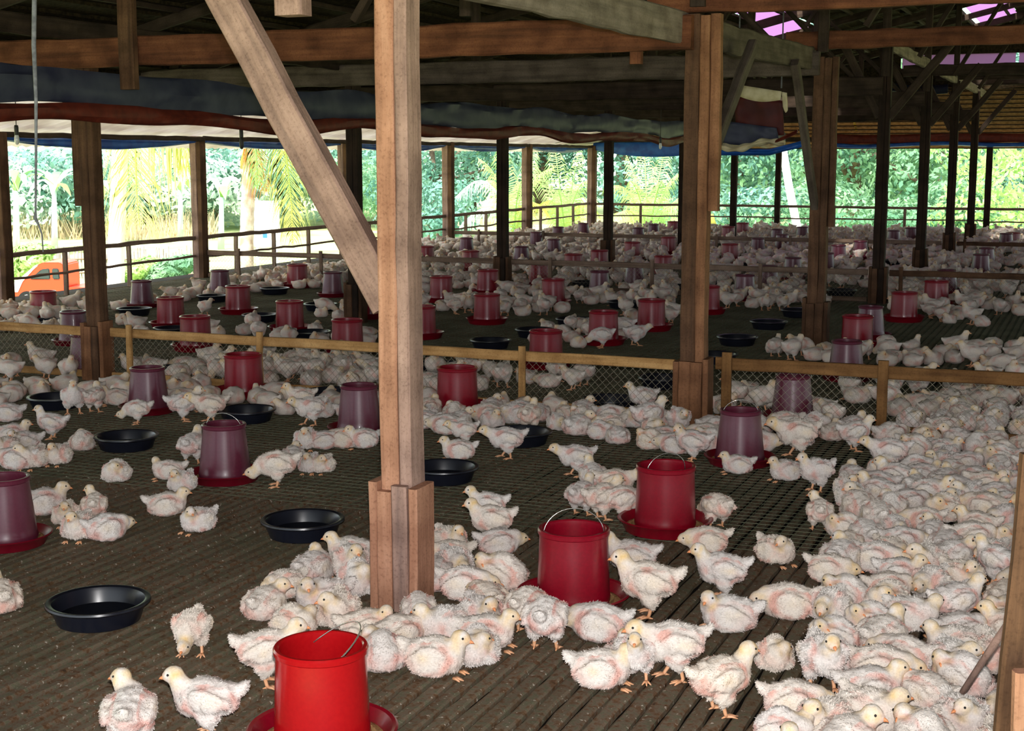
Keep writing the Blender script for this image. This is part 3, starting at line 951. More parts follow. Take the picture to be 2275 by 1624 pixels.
# ------------------------------------------------------------------ partitions and railings
def netting(p0, p1, z0, z1, parent, pitch=0.05, wd=.0014):
    ln = (p1 - p0).length
    t = (p1 - p0).normalized()
    mb = MB()
    h = z1 - z0
    k = -h
    while k < ln:
        for s in (1, -1):
            a0, a1 = (k, k + h) if s > 0 else (k + h, k)
            b0, b1 = z0, z1
            # clip to the panel
            def cl(x0, y0, x1, y1):
                if x0 > x1: x0, y0, x1, y1 = x1, y1, x0, y0
                if x1 <= 0 or x0 >= ln: return None
                if x0 < 0: y0 += (y1 - y0) * (-x0) / (x1 - x0); x0 = 0
                if x1 > ln: y1 = y0 + (y1 - y0) * (ln - x0) / (x1 - x0); x1 = ln
                return x0, y0, x1, y1
            c = cl(a0, b0, a1, b1)
            if c and c[2] - c[0] > .01:
                mb.bar(p0 + t * c[0] + Z(c[1]), p0 + t * c[2] + Z(c[3]), wd, wd)
        k += pitch
    return link('wire_netting', mb.mesh('wire_netting', M['wire']), parent, Matrix())
def partition(pa, pb, stakes, zt, label, mat, rail=(.065, .03), bottom=True, net=True, back=0.0, sw=.045):
    t = thing('pen_partition', label, 'partition', (pa + pb) / 2, ROTZ)
    d = (pb - pa).normalized()
    sd = -UD * back
    timber('top_rail', pa + Z(zt - rail[0] / 2) + sd, pb + Z(zt - rail[0] / 2) + sd, rail[1], rail[0], M[mat], t)
    if bottom:
        timber('bottom_rail', pa + Z(.035) + sd, pb + Z(.035) + sd, rail[1], .05, M[mat], t)
    for f in stakes:
        p = pa.lerp(pb, f) + sd - UD * .034
        timber('stake', p, p + Z(zt + .035), sw, .03, M[mat], t)
    if net:
        netting(pa + sd, pb + sd, .05, zt - rail[0], t, .05 if zt > .35 else .08)
    return t
def seg(i, j0, j1, m=.09):
    a, b = gp(i, j0), gp(i, j1)
    d = (b - a).normalized()
    return a + d * m, b - d * m
def frac(px, i, pa, pb):
    p = on_row(px, i, .03)
    return max(0.0, min(1.0, (p - pa).dot(pb - pa) / (pb - pa).length_squared))
a, b = seg(1, -1, 0, .12)
partition(a, b, [frac(270, 1, a, b), frac(565, 1, a, b), .55, frac(1160, 1, a, b), ], .385, 'near netting partition running from the left post to the clad post', 'fence_wood')
a, b = seg(1, 0, 1, .14)
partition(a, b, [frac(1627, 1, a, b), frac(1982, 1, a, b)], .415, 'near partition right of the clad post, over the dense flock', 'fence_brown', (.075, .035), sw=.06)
a, b = seg(1, -2, -1, .12)
partition(a, b, [.2, .55], .385, 'near partition left of the left post, at the picture edge', 'fence_wood')
for i, z, nm, mt in ((3, .375, 'middle', 'rail_wood'), (5, .27, 'far low', 'rail_wood')):
    for j, nn in ((-2, 'left bay by the eave'), (-1, 'centre bay'), (0, 'right bay')):
        a, b = seg(i, j, j + 1, .12)
        partition(a, b, [.12, .42, .72] if j else [.03, .45, .8], z, '%s partition, %s' % (nm, nn), mt if j < 0 else 'post_dark', net=(i == 3), bottom=(i == 3))
def railing(pa, pb, fr, label, zt=.54, zm=.28, w=.035):
    t = thing('railing', label, 'railing', (pa + pb) / 2, ROTZ)
    timber('top_rail', pa + Z(zt), pb + Z(zt), .05, .055, M['rail_wood'], t, None, .006)
    timber('mid_rail', pa + Z(zm - .01), pb + Z(zm + .015), .03, .03, M['rail_wood'], t, None, .008)
    n = (pb - pa).normalized().cross(Vector((0, 0, 1)))
    for f in fr:
        p = pa.lerp(pb, f) - n * .045
        timber('baluster', p, p + Z(zt), .06, .035, M['rail_wood'], t)
    return t
for i in range(1, 7):
    a, b = gp(i, -2), gp(i + 1, -2)
    lb = ['left side railing before the frame edge', 'left side railing in front of the red truck', 'left side railing below the two coconut trunks', 'left side railing behind the big front post', 'left side railing below the arching pale frond', 'left side railing bay next to the corner post'][i - 1]
    railing(a - VD * .05, b - VD * .05, [.3, .62] if i < 3 else [.25, .5, .75], lb)
for j in (-2, -1, 0):
    a, b = G(7, j), G(7, j + 1)
    railing(a + UD * .03, b + UD * .03, [.28, .62] if j < 0 else [.25, .55, .85], ['far railing before the lime palm', 'far railing crossed by the leaning white pole', 'far railing before the bright lime bush'][j + 2], .53, .27)

# ------------------------------------------------------------------ hanging things
def hanging_bulb(px, ytop, ybot, Y, label, dark=False):
    p1 = aty(px, ybot, Y)
    p0 = aty(px, ytop, Y)
    ztop = zroof(uv(p1)[1]) - .05
    t = thing('hanging_bulb', label, 'light bulb', (p1.x, p1.y, p1.z))
    ln = p0.z - p1.z
    mb = MB()
    mb.tube([(p1.x, p1.y, ztop), (p1.x + .004, p1.y, (ztop + p0.z) / 2), (p1.x, p1.y, p0.z)], .004, 6)
    link('cord', mb.mesh('cord', M['bulb_holder']), t, Matrix())
    mb = MB()
    mb.lathe([(0.001, ln), (.016, ln), (.02, ln * .9), (.02, ln * .55), (.017, ln * .5), (.001, ln * .5)], 16, (p1.x, p1.y, p1.z))
    link('bulb_holder', mb.mesh('bulb_holder', M['bulb_holder'], True), t, Matrix())
    mb = MB()
    mb.lathe([(.016, ln * .52), (.022, ln * .4), (.023, ln * .2), (.016, ln * .05), (.001, 0)], 16, (p1.x, p1.y, p1.z))
    link('glass_bulb', mb.mesh('glass_bulb', M['glass' if not dark else 'bulb_holder'], True), t, Matrix())
hanging_bulb(38, 278, 322, 13.5, 'glass bulb hanging under the eave at the left edge')
hanging_bulb(537, 282, 332, 14.5, 'dark bulb and holder hanging left of the diagonal brace', True)
hanging_bulb(1467, 304, 332, 22, 'small bulb hanging under the curtain beside the clad post')
mb = MB()
pts = [(76, -260, 0), (77, -60, 0), (75, 100, .0), (80, 220, .0), (80, 340, 0), (79, 470, 0), (78, 484, 0), (86, 500, .01), (93, 520, .02), (96, 560, .02)]
pp = [aty(x, y, 6.4 + d) for x, y, d in pts]
mb.tube(pp, [.011, .011, .0105, .008, .006, .005, .009, .005, .004, .003], 8)
tag(link('hanging_rope', mb.mesh('hanging_rope', M['rope'], True)), 'grey rope hanging down before the left side, knotted near its end', 'rope')
# board and stick at the right edge, close to the camera
pb = aty(2246, 1720, 2.75)
pt = aty(2322, 1010, 2.75)
t = thing('leaning_board', 'blurred board leaning in from the bottom right edge', 'board', (pb.x, pb.y, 0), 0)
b0 = pb + (pb - pt).normalized() * (pb.z / (pt - pb).normalized().z if False else 0)
dirv = (pt - pb).normalized()
b0 = pb - dirv * (pb.z / dirv.z)
timber('plank', b0, pt, .09, .03, M['post_dark'], t, Vector((1, 0, 0)))
c0, c1 = aty(2288, 1800, 2.68), aty(2298, 1490, 2.68)
dv_ = (c1 - c0).normalized()
timber('plank', c0 - dv_ * (c0.z / dv_.z), c1, .085, .03, M['post_orange'], t, Vector((1, 0, 0)))
mb = MB()
s0, s1 = onz(2138, 1538, .13), aty(2330, 1255, 3.6)
mb.tube([s0, s0.lerp(s1, .4) + Vector((0, 0, .004)), s1], [.009, .011, .012], 8)
tag(link('bamboo_stick', mb.mesh('bamboo_stick', M['post_grey'], True)), 'thin stick slanting over the dense flock at the right edge', 'stick')
# ------------------------------------------------------------------ feeders and water basins
RIM_Z = 0.295
def ring_mesh(name, prof, mat, n=44, ang=35):
    mb = MB()
    mb.lathe(prof, n)
    me = mb.mesh(name, mat)
    sharp(me, ang)
    return me
def tube_prof(rt, rb, zt, zb):
    o = []
    o += [(rb, zb), (rb + .002, zb + .012)]
    for k in range(1, 9):
        f = k / 9
        o.append((rb + (rt - rb) * f, zb + (zt - .02 - zb) * f))
    o += [(rt + .001, zt - .022), (rt + .006, zt - .018), (rt + .007, zt - .006), (rt + .003, zt), (rt - .006, zt), (rt - .010, zt - .004), (rt - .011, zt - .02), (rb - .012, zb + .02)]
    return o
def pan_prof(rp, zl, rb):
    return [(.001, .004), (rb - .01, .002), (rb, .004), (rp - .012, zl - .012), (rp, zl - .004), (rp + .004, zl), (rp - .002, zl + .004), (rp - .012, zl), (rb - .008, .014), (rb * .5, .016), (.001, .02)]
ME = {}
ME['tube_red'] = ring_mesh('feeder_tube', tube_prof(.124, .134, RIM_Z, .03), M['red'])
ME['tube_bright'] = ring_mesh('feeder_tube', tube_prof(.124, .134, RIM_Z, .03), M['red_bright'])
ME['pan_red'] = ring_mesh('feeder_pan', pan_prof(.206, .058, .175), M['red'])
ME['tube_purple'] = ring_mesh('feeder_tube', tube_prof(.105, .132, RIM_Z, .03), M['purple'])
ME['pan_purple'] = ring_mesh('feeder_pan', pan_prof(.188, .048, .16), M['pan_red'])
ME['feed'] = ring_mesh('feed', [(.13, .012), (.15, .032), (.17, .026), (.178, .018)], M['feed'], 36)
ME['feed_s'] = ring_mesh('feed', [(.128, .012), (.14, .03), (.155, .024), (.16, .018)], M['feed'], 36)
def handle_mesh(r, h, lean, w=.0019):
    mb = MB()
    pts = []
    for k in range(17):
        a = math.pi * k / 16
        x, y = -math.cos(a) * r, math.sin(a) * h
        pts.append((x, y * math.sin(lean), RIM_Z - .03 + y * math.cos(lean)))
    mb.tube(pts, w, 6)
    return mb.mesh('wire_handle', M['steel'], True)
ME['handle_up'] = handle_mesh(.112, .10, .1)
ME['handle_mid'] = handle_mesh(.095, .085, -.15)
ME['handle_down'] = handle_mesh(.112, .135, .95)
def off_rows(c, r):
    # nothing stands in a partition
    for i in (1, 3, 5):
        d = uv(c)[0] - (U0 + i * UB)
        if abs(d) < r:
            c = c + UD * ((r - abs(d)) * (1 if d > 0 else -1))
    return c
def zone_of(u):
    i = (u - U0) / UB
    return 0 if i < 1 else 1 if i < 3 else 2 if i < 5 else 3
def cp(me, name, par):
    return link(name, me, par)
FEED = []    # (px, ytop, kind, handle)
for s in '''R 712 1400 d;R 1275 1153 u;R 1480 1019 m;P 497 932 u;P 5 1047 n;P 1646 902 m;P 327 810 n;P 797 848 n;P 1750 835 n;P 1882 752 n;P 150 745 n;
P 162 688 n;R 95 644 n;P 314 621 n;R 378 657 n;R 433 698 n;R 528 632 n;P 488 598 n;R 643 665 n;R 771 705 n;R 578 772 n;R 660 585 n;P 739 602 n;
R 1050 798 n;R 1213 729 n;R 936 676 n;R 822 640 n;R 980 611 n;R 1082 650 n;R 1341 687 n;R 1448 662 n;R 1229 617 n;R 1084 597 n;R 1198 582 n;
R 946 545 n;P 1036 527 n;R 1045 555 n;P 1332 600 n;P 1410 585 n;R 1474 566 n;R 1405 536 n;R 1274 562 n;P 1230 530 n;P 1200 513 n;R 1332 554 n;P 1158 546 n;
R 1485 525 n;R 1572 632 n;P 1655 608 n;P 1708 588 n;P 1762 570 n;P 1863 543 n;P 1912 534 n;R 1622 540 n;P 1684 528 n;P 1738 519 n;P 1835 560 n;
R 1906 697 n;P 1935 677 n;R 2010 646 n;R 2084 619 n;P 2180 563 n;P 2192 549 n;P 2104 597 n;R 2252 515 n;P 2236 517 n;P 2024 505 n;R 1650 494 n;P 1240 503 n;P 1296 495 n;
R 1496 491 n;P 1452 497 n;P 1783 503 n;P 1418 505 n;P 1986 511 n;R 1618 502 n;P 1727 508 n'''.replace('\n', '').split(';'):
    k, x, y, h = s.split()
    FEED.append((k, float(x), float(y), h))
OBST = [(p, w * .5 + .04) for p, w in POSTS]
FD = []
for k, x, y, h in FEED:
    p = onz(x, y, RIM_Z)
    r = .124 if k == 'R' else .105
    fwd = Vector((p.x, p.y, 0)).normalized()
    c = Vector((p.x, p.y, 0)) - fwd * r
    # keep neighbouring pans from running into each other or a post
    for _ in range(30):
        mv = Vector((0, 0, 0))
        for q, rr in [(a[0], .2) for a in FD] + [(a, b + .02) for a, b in OBST]:
            d = c - q
            if d.length < rr + .2:
                mv += (d.normalized() if d.length > 1e-4 else fwd) * (rr + .2 - d.length) * .5
        if mv.length < 1e-4: break
        c += fwd * mv.dot(fwd) + (mv - fwd * mv.dot(fwd)) * .3
    c = off_rows(c, .25)
    FD.append((c, k, h, x))
zn = ['in the front pen', 'in the second pen', 'in the third pen', 'in the farthest pen']
names = {'R': 'red straight-sided', 'P': 'maroon tapering'}
special = {712: 'bright red feeder cut off by the bottom edge, wire handle fallen sideways', 1275: 'red feeder right of the big front post, wire handle standing up', 1480: 'red feeder with chicks eating at its left side, behind the red one with upright handle',
           497: 'maroon tapering feeder with small upright handle, left of the big front post', 5: 'maroon tapering feeder cut by the left edge', 1646: 'maroon tapering feeder in front of the right partition stake',
           327: 'maroon tapering feeder before the near partition, left, chick pecking at its pan', 797: 'maroon tapering feeder half hidden behind the big front post'}
zone_idx = {}
for c, k, h, x in FD:
    zone_idx.setdefault((zone_of(uv(c)[0]), k), []).append(x)
for v in zone_idx.values(): v.sort()
for c, k, h, x in FD:
    z = zone_of(uv(c)[0])
    lst = zone_idx[(z, k)]
    n = lst.index(x)
    lb = special.get(x) or '%s feeder %s, %s from the left of %d' % (names[k], zn[z], ORD[n], len(lst))
    if len(lst) == 1 and x not in special: lb = 'only %s feeder %s' % (names[k], zn[z])
    t = thing('poultry_feeder', lb, 'feeder', c, random.Random(x).uniform(-.4, .4), 'feeders ' + zn[z])
    kk = 'red' if k == 'R' else 'purple'
    cp(ME['tube_bright' if x == 712 else 'tube_' + kk], 'feed_tube', t)
    cp(ME['pan_' + kk], 'feed_pan', t)
    if c.y < 14:
        f = cp(ME['feed' if k == 'R' else 'feed_s'], 'feed', t)
        f['kind'] = 'stuff'
    if h == 'u': cp(ME['handle_up' if k == 'R' else 'handle_mid'], 'wire_handle', t)
    elif h == 'm':
        o = cp(ME['handle_mid'], 'wire_handle', t)
    elif h == 'd':
        o = cp(ME['handle_down'], 'wire_handle', t)
        o.matrix_basis = Matrix.Rotation(-1.25 - random.Random(x).uniform(-.4, .4), 4, 'Z')
ME['basin'] = ring_mesh('water_basin', [(.001, .003), (.135, .002), (.143, .006), (.158, .05), (.163, .062), (.174, .066), (.181, .072), (.179, .079), (.171, .080), (.160, .076), (.154, .064), (.138, .012), (.001, .010)], M['black'], 48)
ME['water'] = ring_mesh('water', [(.001, .026), (.1435, .026)], M['water'], 40)
BAS = [(217, 1300), (672, 1129), (280, 953), (122, 870), (548, 897), (1157, 943), (985, 1018), (1338, 882), (970, 799), (1090, 748), (1188, 725), (1385, 665), (1638, 741), (1708, 708), (1590, 778), (690, 730), (577, 693), (712, 670), (610, 636), (298, 680), (384, 722), (92, 706), (768, 848), (515, 782), (1474, 828), (342, 812), (1037, 612), (1773, 683), (1870, 640), (1275, 702), (472, 652), (1500, 630), (1990, 575), (1600, 617), (1075, 655), (1300, 622), (1665, 583), (1440, 608)]
BD = []
for x, y in BAS:
    p = onz(x, y, .079)
    fwd = Vector((p.x, p.y, 0)).normalized()
    c = Vector((p.x, p.y, 0)) - fwd * .178
    for _ in range(30):
        mv = Vector((0, 0, 0))
        for q, rr in [(a[0], .215) for a in FD] + [(a[0], .18) for a in BD] + [(a, b + .02) for a, b in OBST]:
            d = c - q
            if d.length < rr + .19:
                mv += (d.normalized() if d.length > 1e-4 else fwd) * (rr + .19 - d.length) * .6
        if mv.length < 1e-4: break
        c += mv
    c = off_rows(c, .22)
    BD.append((c, x))
bsp = {217: 'black water basin lowest and nearest, at bottom left', 672: 'black water basin just left of the big front post', 280: 'black water basin left of the maroon feeder with upright handle', 122: 'black basin at left before the partition, chick standing at its right rim',
       548: 'black basin behind the maroon feeder with upright handle', 1157: 'black basin behind the walking chick in the centre', 985: 'black basin half hidden by the right side of the big front post'}
zi = {}
for c, x in BD:
    if x not in bsp: zi.setdefault(zone_of(uv(c)[0]), []).append(x)
for v in zi.values(): v.sort()
for c, x in BD:
    z = zone_of(uv(c)[0])
    lb = bsp.get(x) or 'black water basin %s, %s of those counted from the left' % (zn[z], ORD[zi[z].index(x)])
    t = thing('water_basin', lb, 'basin', c, 0, 'basins ' + zn[z])
    cp(ME['basin'], 'basin_shell', t)
    cp(ME['water'], 'water', t)
# ------------------------------------------------------------------ chicks
CS = 0.9
def blob_mesh(parts, voxel):
    """one continuous body grown from overlapping lobes"""
    bm = bmesh.new()
    for c, r, pitch, yaw in parts:
        R = Matrix.Rotation(yaw, 4, 'Z') @ Matrix.Rotation(-pitch, 4, 'Y')
        bmesh.ops.create_icosphere(bm, subdivisions=3, radius=1.0, matrix=Matrix.Translation(Vector(c)) @ R @ Matrix.Diagonal((r[0], r[1], r[2], 1)))
    me = bpy.data.meshes.new('tmp')
    bm.to_mesh(me)
    bm.free()
    o = bpy.data.objects.new('tmp', me)
    COL.objects.link(o)
    rm = o.modifiers.new('r', 'REMESH')
    rm.mode = 'VOXEL'
    rm.voxel_size = voxel
    sm = o.modifiers.new('s', 'SMOOTH')
    sm.factor = 0.5
    sm.iterations = max(2, int(5 * .006 / voxel))
    dg = bpy.context.evaluated_depsgraph_get()
    res = bpy.data.meshes.new_from_object(o.evaluated_get(dg))
    bpy.data.objects.remove(o)
    bpy.data.meshes.remove(me)
    return res
def chain(a, b, ra, rb, n=5):
    return [((a[0] + (b[0] - a[0]) * k / n, a[1] + (b[1] - a[1]) * k / n, a[2] + (b[2] - a[2]) * k / n), (ra + (rb - ra) * k / n,) * 3, 0, 0) for k in range(n + 1)]
D = math.radians
POSE = {}
def pose(name, stand, head, look, neck0=None, body_p=10, tail=True, turn=0.0, wingdrop=0.0, hump=0.0, hr=1.0):
    z = 0.0 if stand else -0.058
    bp = D(body_p)
    P = [((0, 0, .128 + z), (.086, .070, .066), bp, 0), ((.042, 0, .124 + z + .02 * math.sin(bp)), (.056, .060, .060), bp, 0), ((-.050, 0, .126 + z), (.056, .060, .056), 0, 0)]
    if tail:
        P += [((-.098, 0, .150 + z), (.036, .028, .022), D(-32), 0), ((-.120, 0, .166 + z), (.020, .022, .011), D(-45), 0)]
    for s in (-1, 1):
        P.append(((-.006, s * .064, .136 + z - wingdrop), (.060, .017, .036), D(14), s * D(-6)))
        P.append(((-.052, s * .060, .128 + z - wingdrop), (.036, .013, .020), D(24), s * D(-12)))
        if stand:
            P.append(((-.006, s * .038, .084), (.038, .031, .044), D(-15), 0))
            P += chain((-.008, s * .038, .066), (-.014, s * .037, .042), .021, .011, 3)
        else:
            P.append(((-.005, s * .050, .045), (.072, .036, .036), 0, 0))
            P.append(((-.028, 0, .045), (.076, .072, .038), 0, 0))
    if hump:
        P.append(((-.01, 0, .145 + z), (.07, .055, .05 + hump), 0, 0))
    n0 = neck0 or (.062, 0, .146 + z)
    P += chain(n0, (head[0] - .008, head[1], head[2] - .012), .042, .0265, 6)
    P.append((head, (.0325 * hr, .0270 * hr, .0280 * hr), D(-6), look))
    P.append(((head[0] + .018 * math.cos(look), head[1] + .018 * math.sin(look), head[2] - .006), (.019, .018, .018), 0, look))
    POSE[name] = dict(P=P, stand=stand, head=head, look=look, z=z)
pose('stand', True, (.100, 0, .206), 0)
pose('alert', True, (.088, 0, .226), D(0), body_p=18)
pose('walk', True, (.128, 0, .180), 0, body_p=5)
pose('peck', True, (.128, 0, .082), 0, neck0=(.070, 0, .125), body_p=-8)
pose('turn', True, (.082, .036, .208), D(70), body_p=14)
pose('sit', False, (.088, 0, .134), 0, body_p=8)
pose('sitl', False, (.074, .038, .130), D(75), body_p=8)
pose('sitr', False, (.074, -.038, .130), D(-75), body_p=8)
pose('rest', False, (.108, .006, .080), D(10), neck0=(.070, 0, .085), body_p=2, tail=True)
pose('tuck', False, (.055, .036, .118), D(130), neck0=(.055, 0, .09), body_p=6, tail=False, hump=.01)
def down_mesh(name, ps, voxel, tufts, seed):
    d = POSE[ps]
    me = blob_mesh(d['P'], voxel)
    n = len(me.vertices)
    co = np.empty(n * 3)
    me.vertices.foreach_get('co', co)
    co = co.reshape(-1, 3)
    nr = np.empty(n * 3)
    me.vertices.foreach_get('normal', nr)
    nr = nr.reshape(-1, 3)
    amp = 1.0 if voxel < .008 else 1.35
    hd = np.array(d['head'])
    dist_h = np.linalg.norm(co - hd, axis=1)
    body = np.clip((dist_h - .03) / .04, 0, 1)
    for k in range(n):
        p = Vector(co[k] * 42 + seed * 7)
        q = Vector(co[k] * 120 + seed * 3)
        f = noise.noise(p) * .0050 + noise.noise(q) * .0016
        co[k] += nr[k] * f * amp * (.25 + .75 * body[k])
    co[:, 2] = np.maximum(co[:, 2], 0.001 if not d['stand'] else 0.02)
    me.vertices.foreach_set('co', co.reshape(-1))
    me.update()
    # natural colouring: yellow head, white down, bare pink skin round the wings, flanks and vent
    def colour(p, r):
        z = p[2] - d['z']
        dh = math.dist(p, d['head'])
        white = np.array([.80, .745, .70])
        yel = np.array([.80, .60, .34])
        pink = np.array([.76, .42, .36])
        c = white.copy()
        wx = abs(p[1])
        ring = math.exp(-((math.hypot((p[0] + .012) / .078, (z - .132) / .050) - 1.0) / .20) ** 2) * (1 if wx > .035 else 0)
        nz = noise.noise(Vector((p[0] * 26 + seed, p[1] * 26, p[2] * 26)))
        k = ring * (.55 + 1.3 * nz) * .95
        vent = math.exp(-(((p[0] + .085) / .04) ** 2 + ((z - .105) / .032) ** 2)) * (.55 + 1.0 * nz)
        breast = math.exp(-(((p[0] - .07) / .03) ** 2 + ((z - .13) / .04) ** 2)) * (.25 + .5 * nz)
        k = min(.85, max(0, max(k, vent, breast) ))
        c = c * (1 - k) + pink * k
        wy = math.exp(-(((p[0] + .02) / .03) ** 2 + ((z - .14) / .018) ** 2)) * (.35 + .5 * nz) * (1 if wx > .05 else 0)
        c = c * (1 - max(0, wy)) + np.array([.88, .70, .46]) * max(0, wy)
        y = max(0.0, min(1.0, (.062 - dh) / .03)) * (.50 + .9 * noise.noise(Vector((p[0] * 45 + 5, p[1] * 40, p[2] * 40 + seed))))
        c = c * (1 - y) + yel * y
        face = math.exp(-((math.dist(p, (d['head'][0] + .028 * math.cos(d['look']), d['head'][1] + .028 * math.sin(d['look']), d['head'][2] - .006)) / .016) ** 2))
        c = c * (1 - .6 * face) + np.array([.88, .52, .36]) * .6 * face
        return c * (1 + r)
    verts = [tuple(p) for p in co]
    cols = [colour(p, 0.0) for p in co]
    faces = [tuple(p.vertices) for p in me.polygons]
    nb = len(faces)
    if tufts:
        rr = random.Random(seed)
        cen = np.empty(nb * 3)
        me.polygons.foreach_get('center', cen)
        cen = cen.reshape(-1, 3)
        pn = np.empty(nb * 3)
        me.polygons.foreach_get('normal', pn)
        pn = pn.reshape(-1, 3)
        for _ in range(tufts):
            k = rr.randrange(nb)
            c = Vector(cen[k])
            nn = Vector(pn[k])
            if c.z < .02: continue
            dh = (c - Vector(d['head'])).length
            hf = max(.5, min(1, (dh - .02) / .05))
            t = Vector((-1, 0, -.35)) + Vector((rr.uniform(-.7, .7), rr.uniform(-.7, .7), rr.uniform(-.7, .7)))
            t = t - nn * t.dot(nn)
            if t.length < .05: continue
            t.normalize()
            s = nn.cross(t)
            ln, wd = rr.uniform(.006, .0125) * hf, rr.uniform(.0008, .0017) * hf
            lift = rr.uniform(.15, .75)
            b0 = c - nn * .002
            tip = b0 + t * ln + nn * (ln * lift)
            mid = b0 + t * ln * .5 + nn * (ln * lift * .62)
            i0 = len(verts)
            verts += [tuple(b0 - s * wd * .6), tuple(b0 + s * wd * .6), tuple(mid + s * wd), tuple(tip), tuple(mid - s * wd)]
            faces.append((i0, i0 + 1, i0 + 2, i0 + 3, i0 + 4))
            cc = colour(c, rr.uniform(-.06, .10))
            cols += [cc] * 5
    bpy.data.meshes.remove(me)
    m2 = bpy.data.meshes.new(name)
    m2.from_pydata(verts, [], faces)
    ca = m2.color_attributes.new('down', 'FLOAT_COLOR', 'POINT')
    arr = np.ones((len(verts), 4))
    arr[:, :3] = np.clip(np.array(cols), 0, 1)
    ca.data.foreach_set('color', arr.reshape(-1))
    m2.polygons.foreach_set('use_smooth', [True] * len(faces))
    m2.materials.append(M['chick'])
    m2.transform(Matrix.Scale(CS, 4))
    m2.update()
    return m2
def leg_mesh(s, ph):
    mb = MB()
    x0, y = -.013, s * .037
    hock = (x0 + ph * .3, y, .048)
    foot = (x0 + .012 + ph, y + s * .003, .007)
    mb.tube([(x0, y, .062), hock, (foot[0] - .004, foot[1], .016), foot], [.010, .0075, .0062, .0068], 8)
    for a, l in ((-.5, .036), (0, .042), (.5, .036)):
        dx, dy = math.cos(a + s * .1), math.sin(a + s * .1)
        mb.tube([foot, (foot[0] + dx * l * .5, foot[1] + dy * l * .5, .0075), (foot[0] + dx * l, foot[1] + dy * l, .003)], [.0058, .0045, .0018], 6)
    mb.tube([foot, (foot[0] - .018, foot[1], .003)], [.005, .0018], 6)
    me = mb.mesh('leg', M['shank'], True)
    me.transform(Matrix.Scale(CS, 4))
    return me
def foot_mesh(s):
    mb = MB()
    f = (.072, s * .034, .007)
    for a, l in ((-.5, .03), (0, .036), (.5, .03)):
        mb.tube([f, (f[0] + math.cos(a) * l * .5, f[1] + math.sin(a) * l * .5, .008), (f[0] + math.cos(a) * l, f[1] + math.sin(a) * l, .003)], [.006, .0048, .002], 6)
    me = mb.mesh('foot', M['shank'], True)
    me.transform(Matrix.Scale(CS, 4))
    return me
def beak_mesh(d):
    mb = MB()
    h, lk = Vector(d['head']), d['look']
    dr = Vector((math.cos(lk), math.sin(lk), -.22)).normalized()
    sd = Vector((-math.sin(lk), math.cos(lk), 0))
    up = sd.cross(-dr) if sd.cross(-dr).z > 0 else sd.cross(dr)
    b = h + dr * .030 + Vector((0, 0, -.001))
    def cone(o, ln, w, hh, tipdrop):
        vs = [o + sd * w * math.cos(a) + up * hh * math.sin(a) for a in [2 * math.pi * k / 8 for k in range(8)]]
        md = [o + dr * ln * .6 + sd * w * .6 * math.cos(a) + up * (hh * .62 * math.sin(a) - tipdrop * .3) for a in [2 * math.pi * k / 8 for k in range(8)]]
        tp = o + dr * ln - up * tipdrop
        n = len(vs)
        mb.add(vs + md + [tp], [(k, (k + 1) % 8, 8 + (k + 1) % 8, 8 + k) for k in range(8)] + [(8 + k, 8 + (k + 1) % 8, 16) for k in range(8)] + [tuple(range(7, -1, -1))])
    cone(b, .021, .0075, .0062, .005)
    cone(b - up * .005, .013, .006, .0035, .001)
    me = mb.mesh('beak', M['beak'], True)
    me.transform(Matrix.Scale(CS, 4))
    return me
def eye_mesh(d, s):
    bm = bmesh.new()
    h, lk = Vector(d['head']), d['look']
    dr, sd = Vector((math.cos(lk), math.sin(lk), 0)), Vector((-math.sin(lk), math.cos(lk), 0))
    c = h + dr * .014 + sd * s * .0225 + Vector((0, 0, .005))
    bmesh.ops.create_icosphere(bm, subdivisions=2, radius=.0042, matrix=Matrix.Translation(c))
    me = bpy.data.meshes.new('eye')
    bm.to_mesh(me)
    bm.free()
    me.polygons.foreach_set('use_smooth', [True] * len(me.polygons))
    me.materials.append(M['eye'])
    me.transform(Matrix.Scale(CS, 4))
    return me
CH = {}
for k, ps in enumerate(POSE):
    d = POSE[ps]
    CH[ps] = dict(body=[down_mesh('chick_body', ps, .0058, 5200, 11 + k), down_mesh('chick_body', ps, .0058, 5200, 61 + k)] if ps in ('stand', 'sit', 'rest', 'sitl') else [down_mesh('chick_body', ps, .0058, 5200, 11 + k)],
                  far=down_mesh('chick_far', ps, .017, 0, 31 + k), beak=beak_mesh(d), eyes=[eye_mesh(d, -1), eye_mesh(d, 1)])
    CH[ps]['mid'] = down_mesh('chick_body', ps, 0.0085, 900, 91 + k)
    CH[ps]['legs'] = [leg_mesh(-1, .02 if ps == 'walk' else 0), leg_mesh(1, -.02 if ps == 'walk' else 0)] if d['stand'] else []
    CH[ps]['feet'] = [foot_mesh(-1), foot_mesh(1)] if ps in ('sit', 'sitl', 'sitr') else []
BIRDS = []            # (pos, radius) of everything placed, to keep birds apart
def blocked(p, r):
    for q, rr in BIRDS:
        if abs(p.x - q.x) < r + rr and abs(p.y - q.y) < r + rr and (p - q).length < r + rr:
            return True
    return False
FIX = [(c, .19) for c, k, h, x in FD] + [(c, .165) for c, x in BD] + [(p, w / 2 + .08) for p, w in POSTS]
def hits_fixed(p, r=.07):
    return any((p - q).length < rr + r for q, rr in FIX)
def push_off(p, r=.06):
    for _ in range(12):
        mv = Vector((0, 0, 0))
        for q, rr in FIX:
            d = p - q
            if d.length < rr + r:
                mv += d.normalized() * (rr + r - d.length)
        if mv.length < 1e-4: break
        p = p + mv
    return p
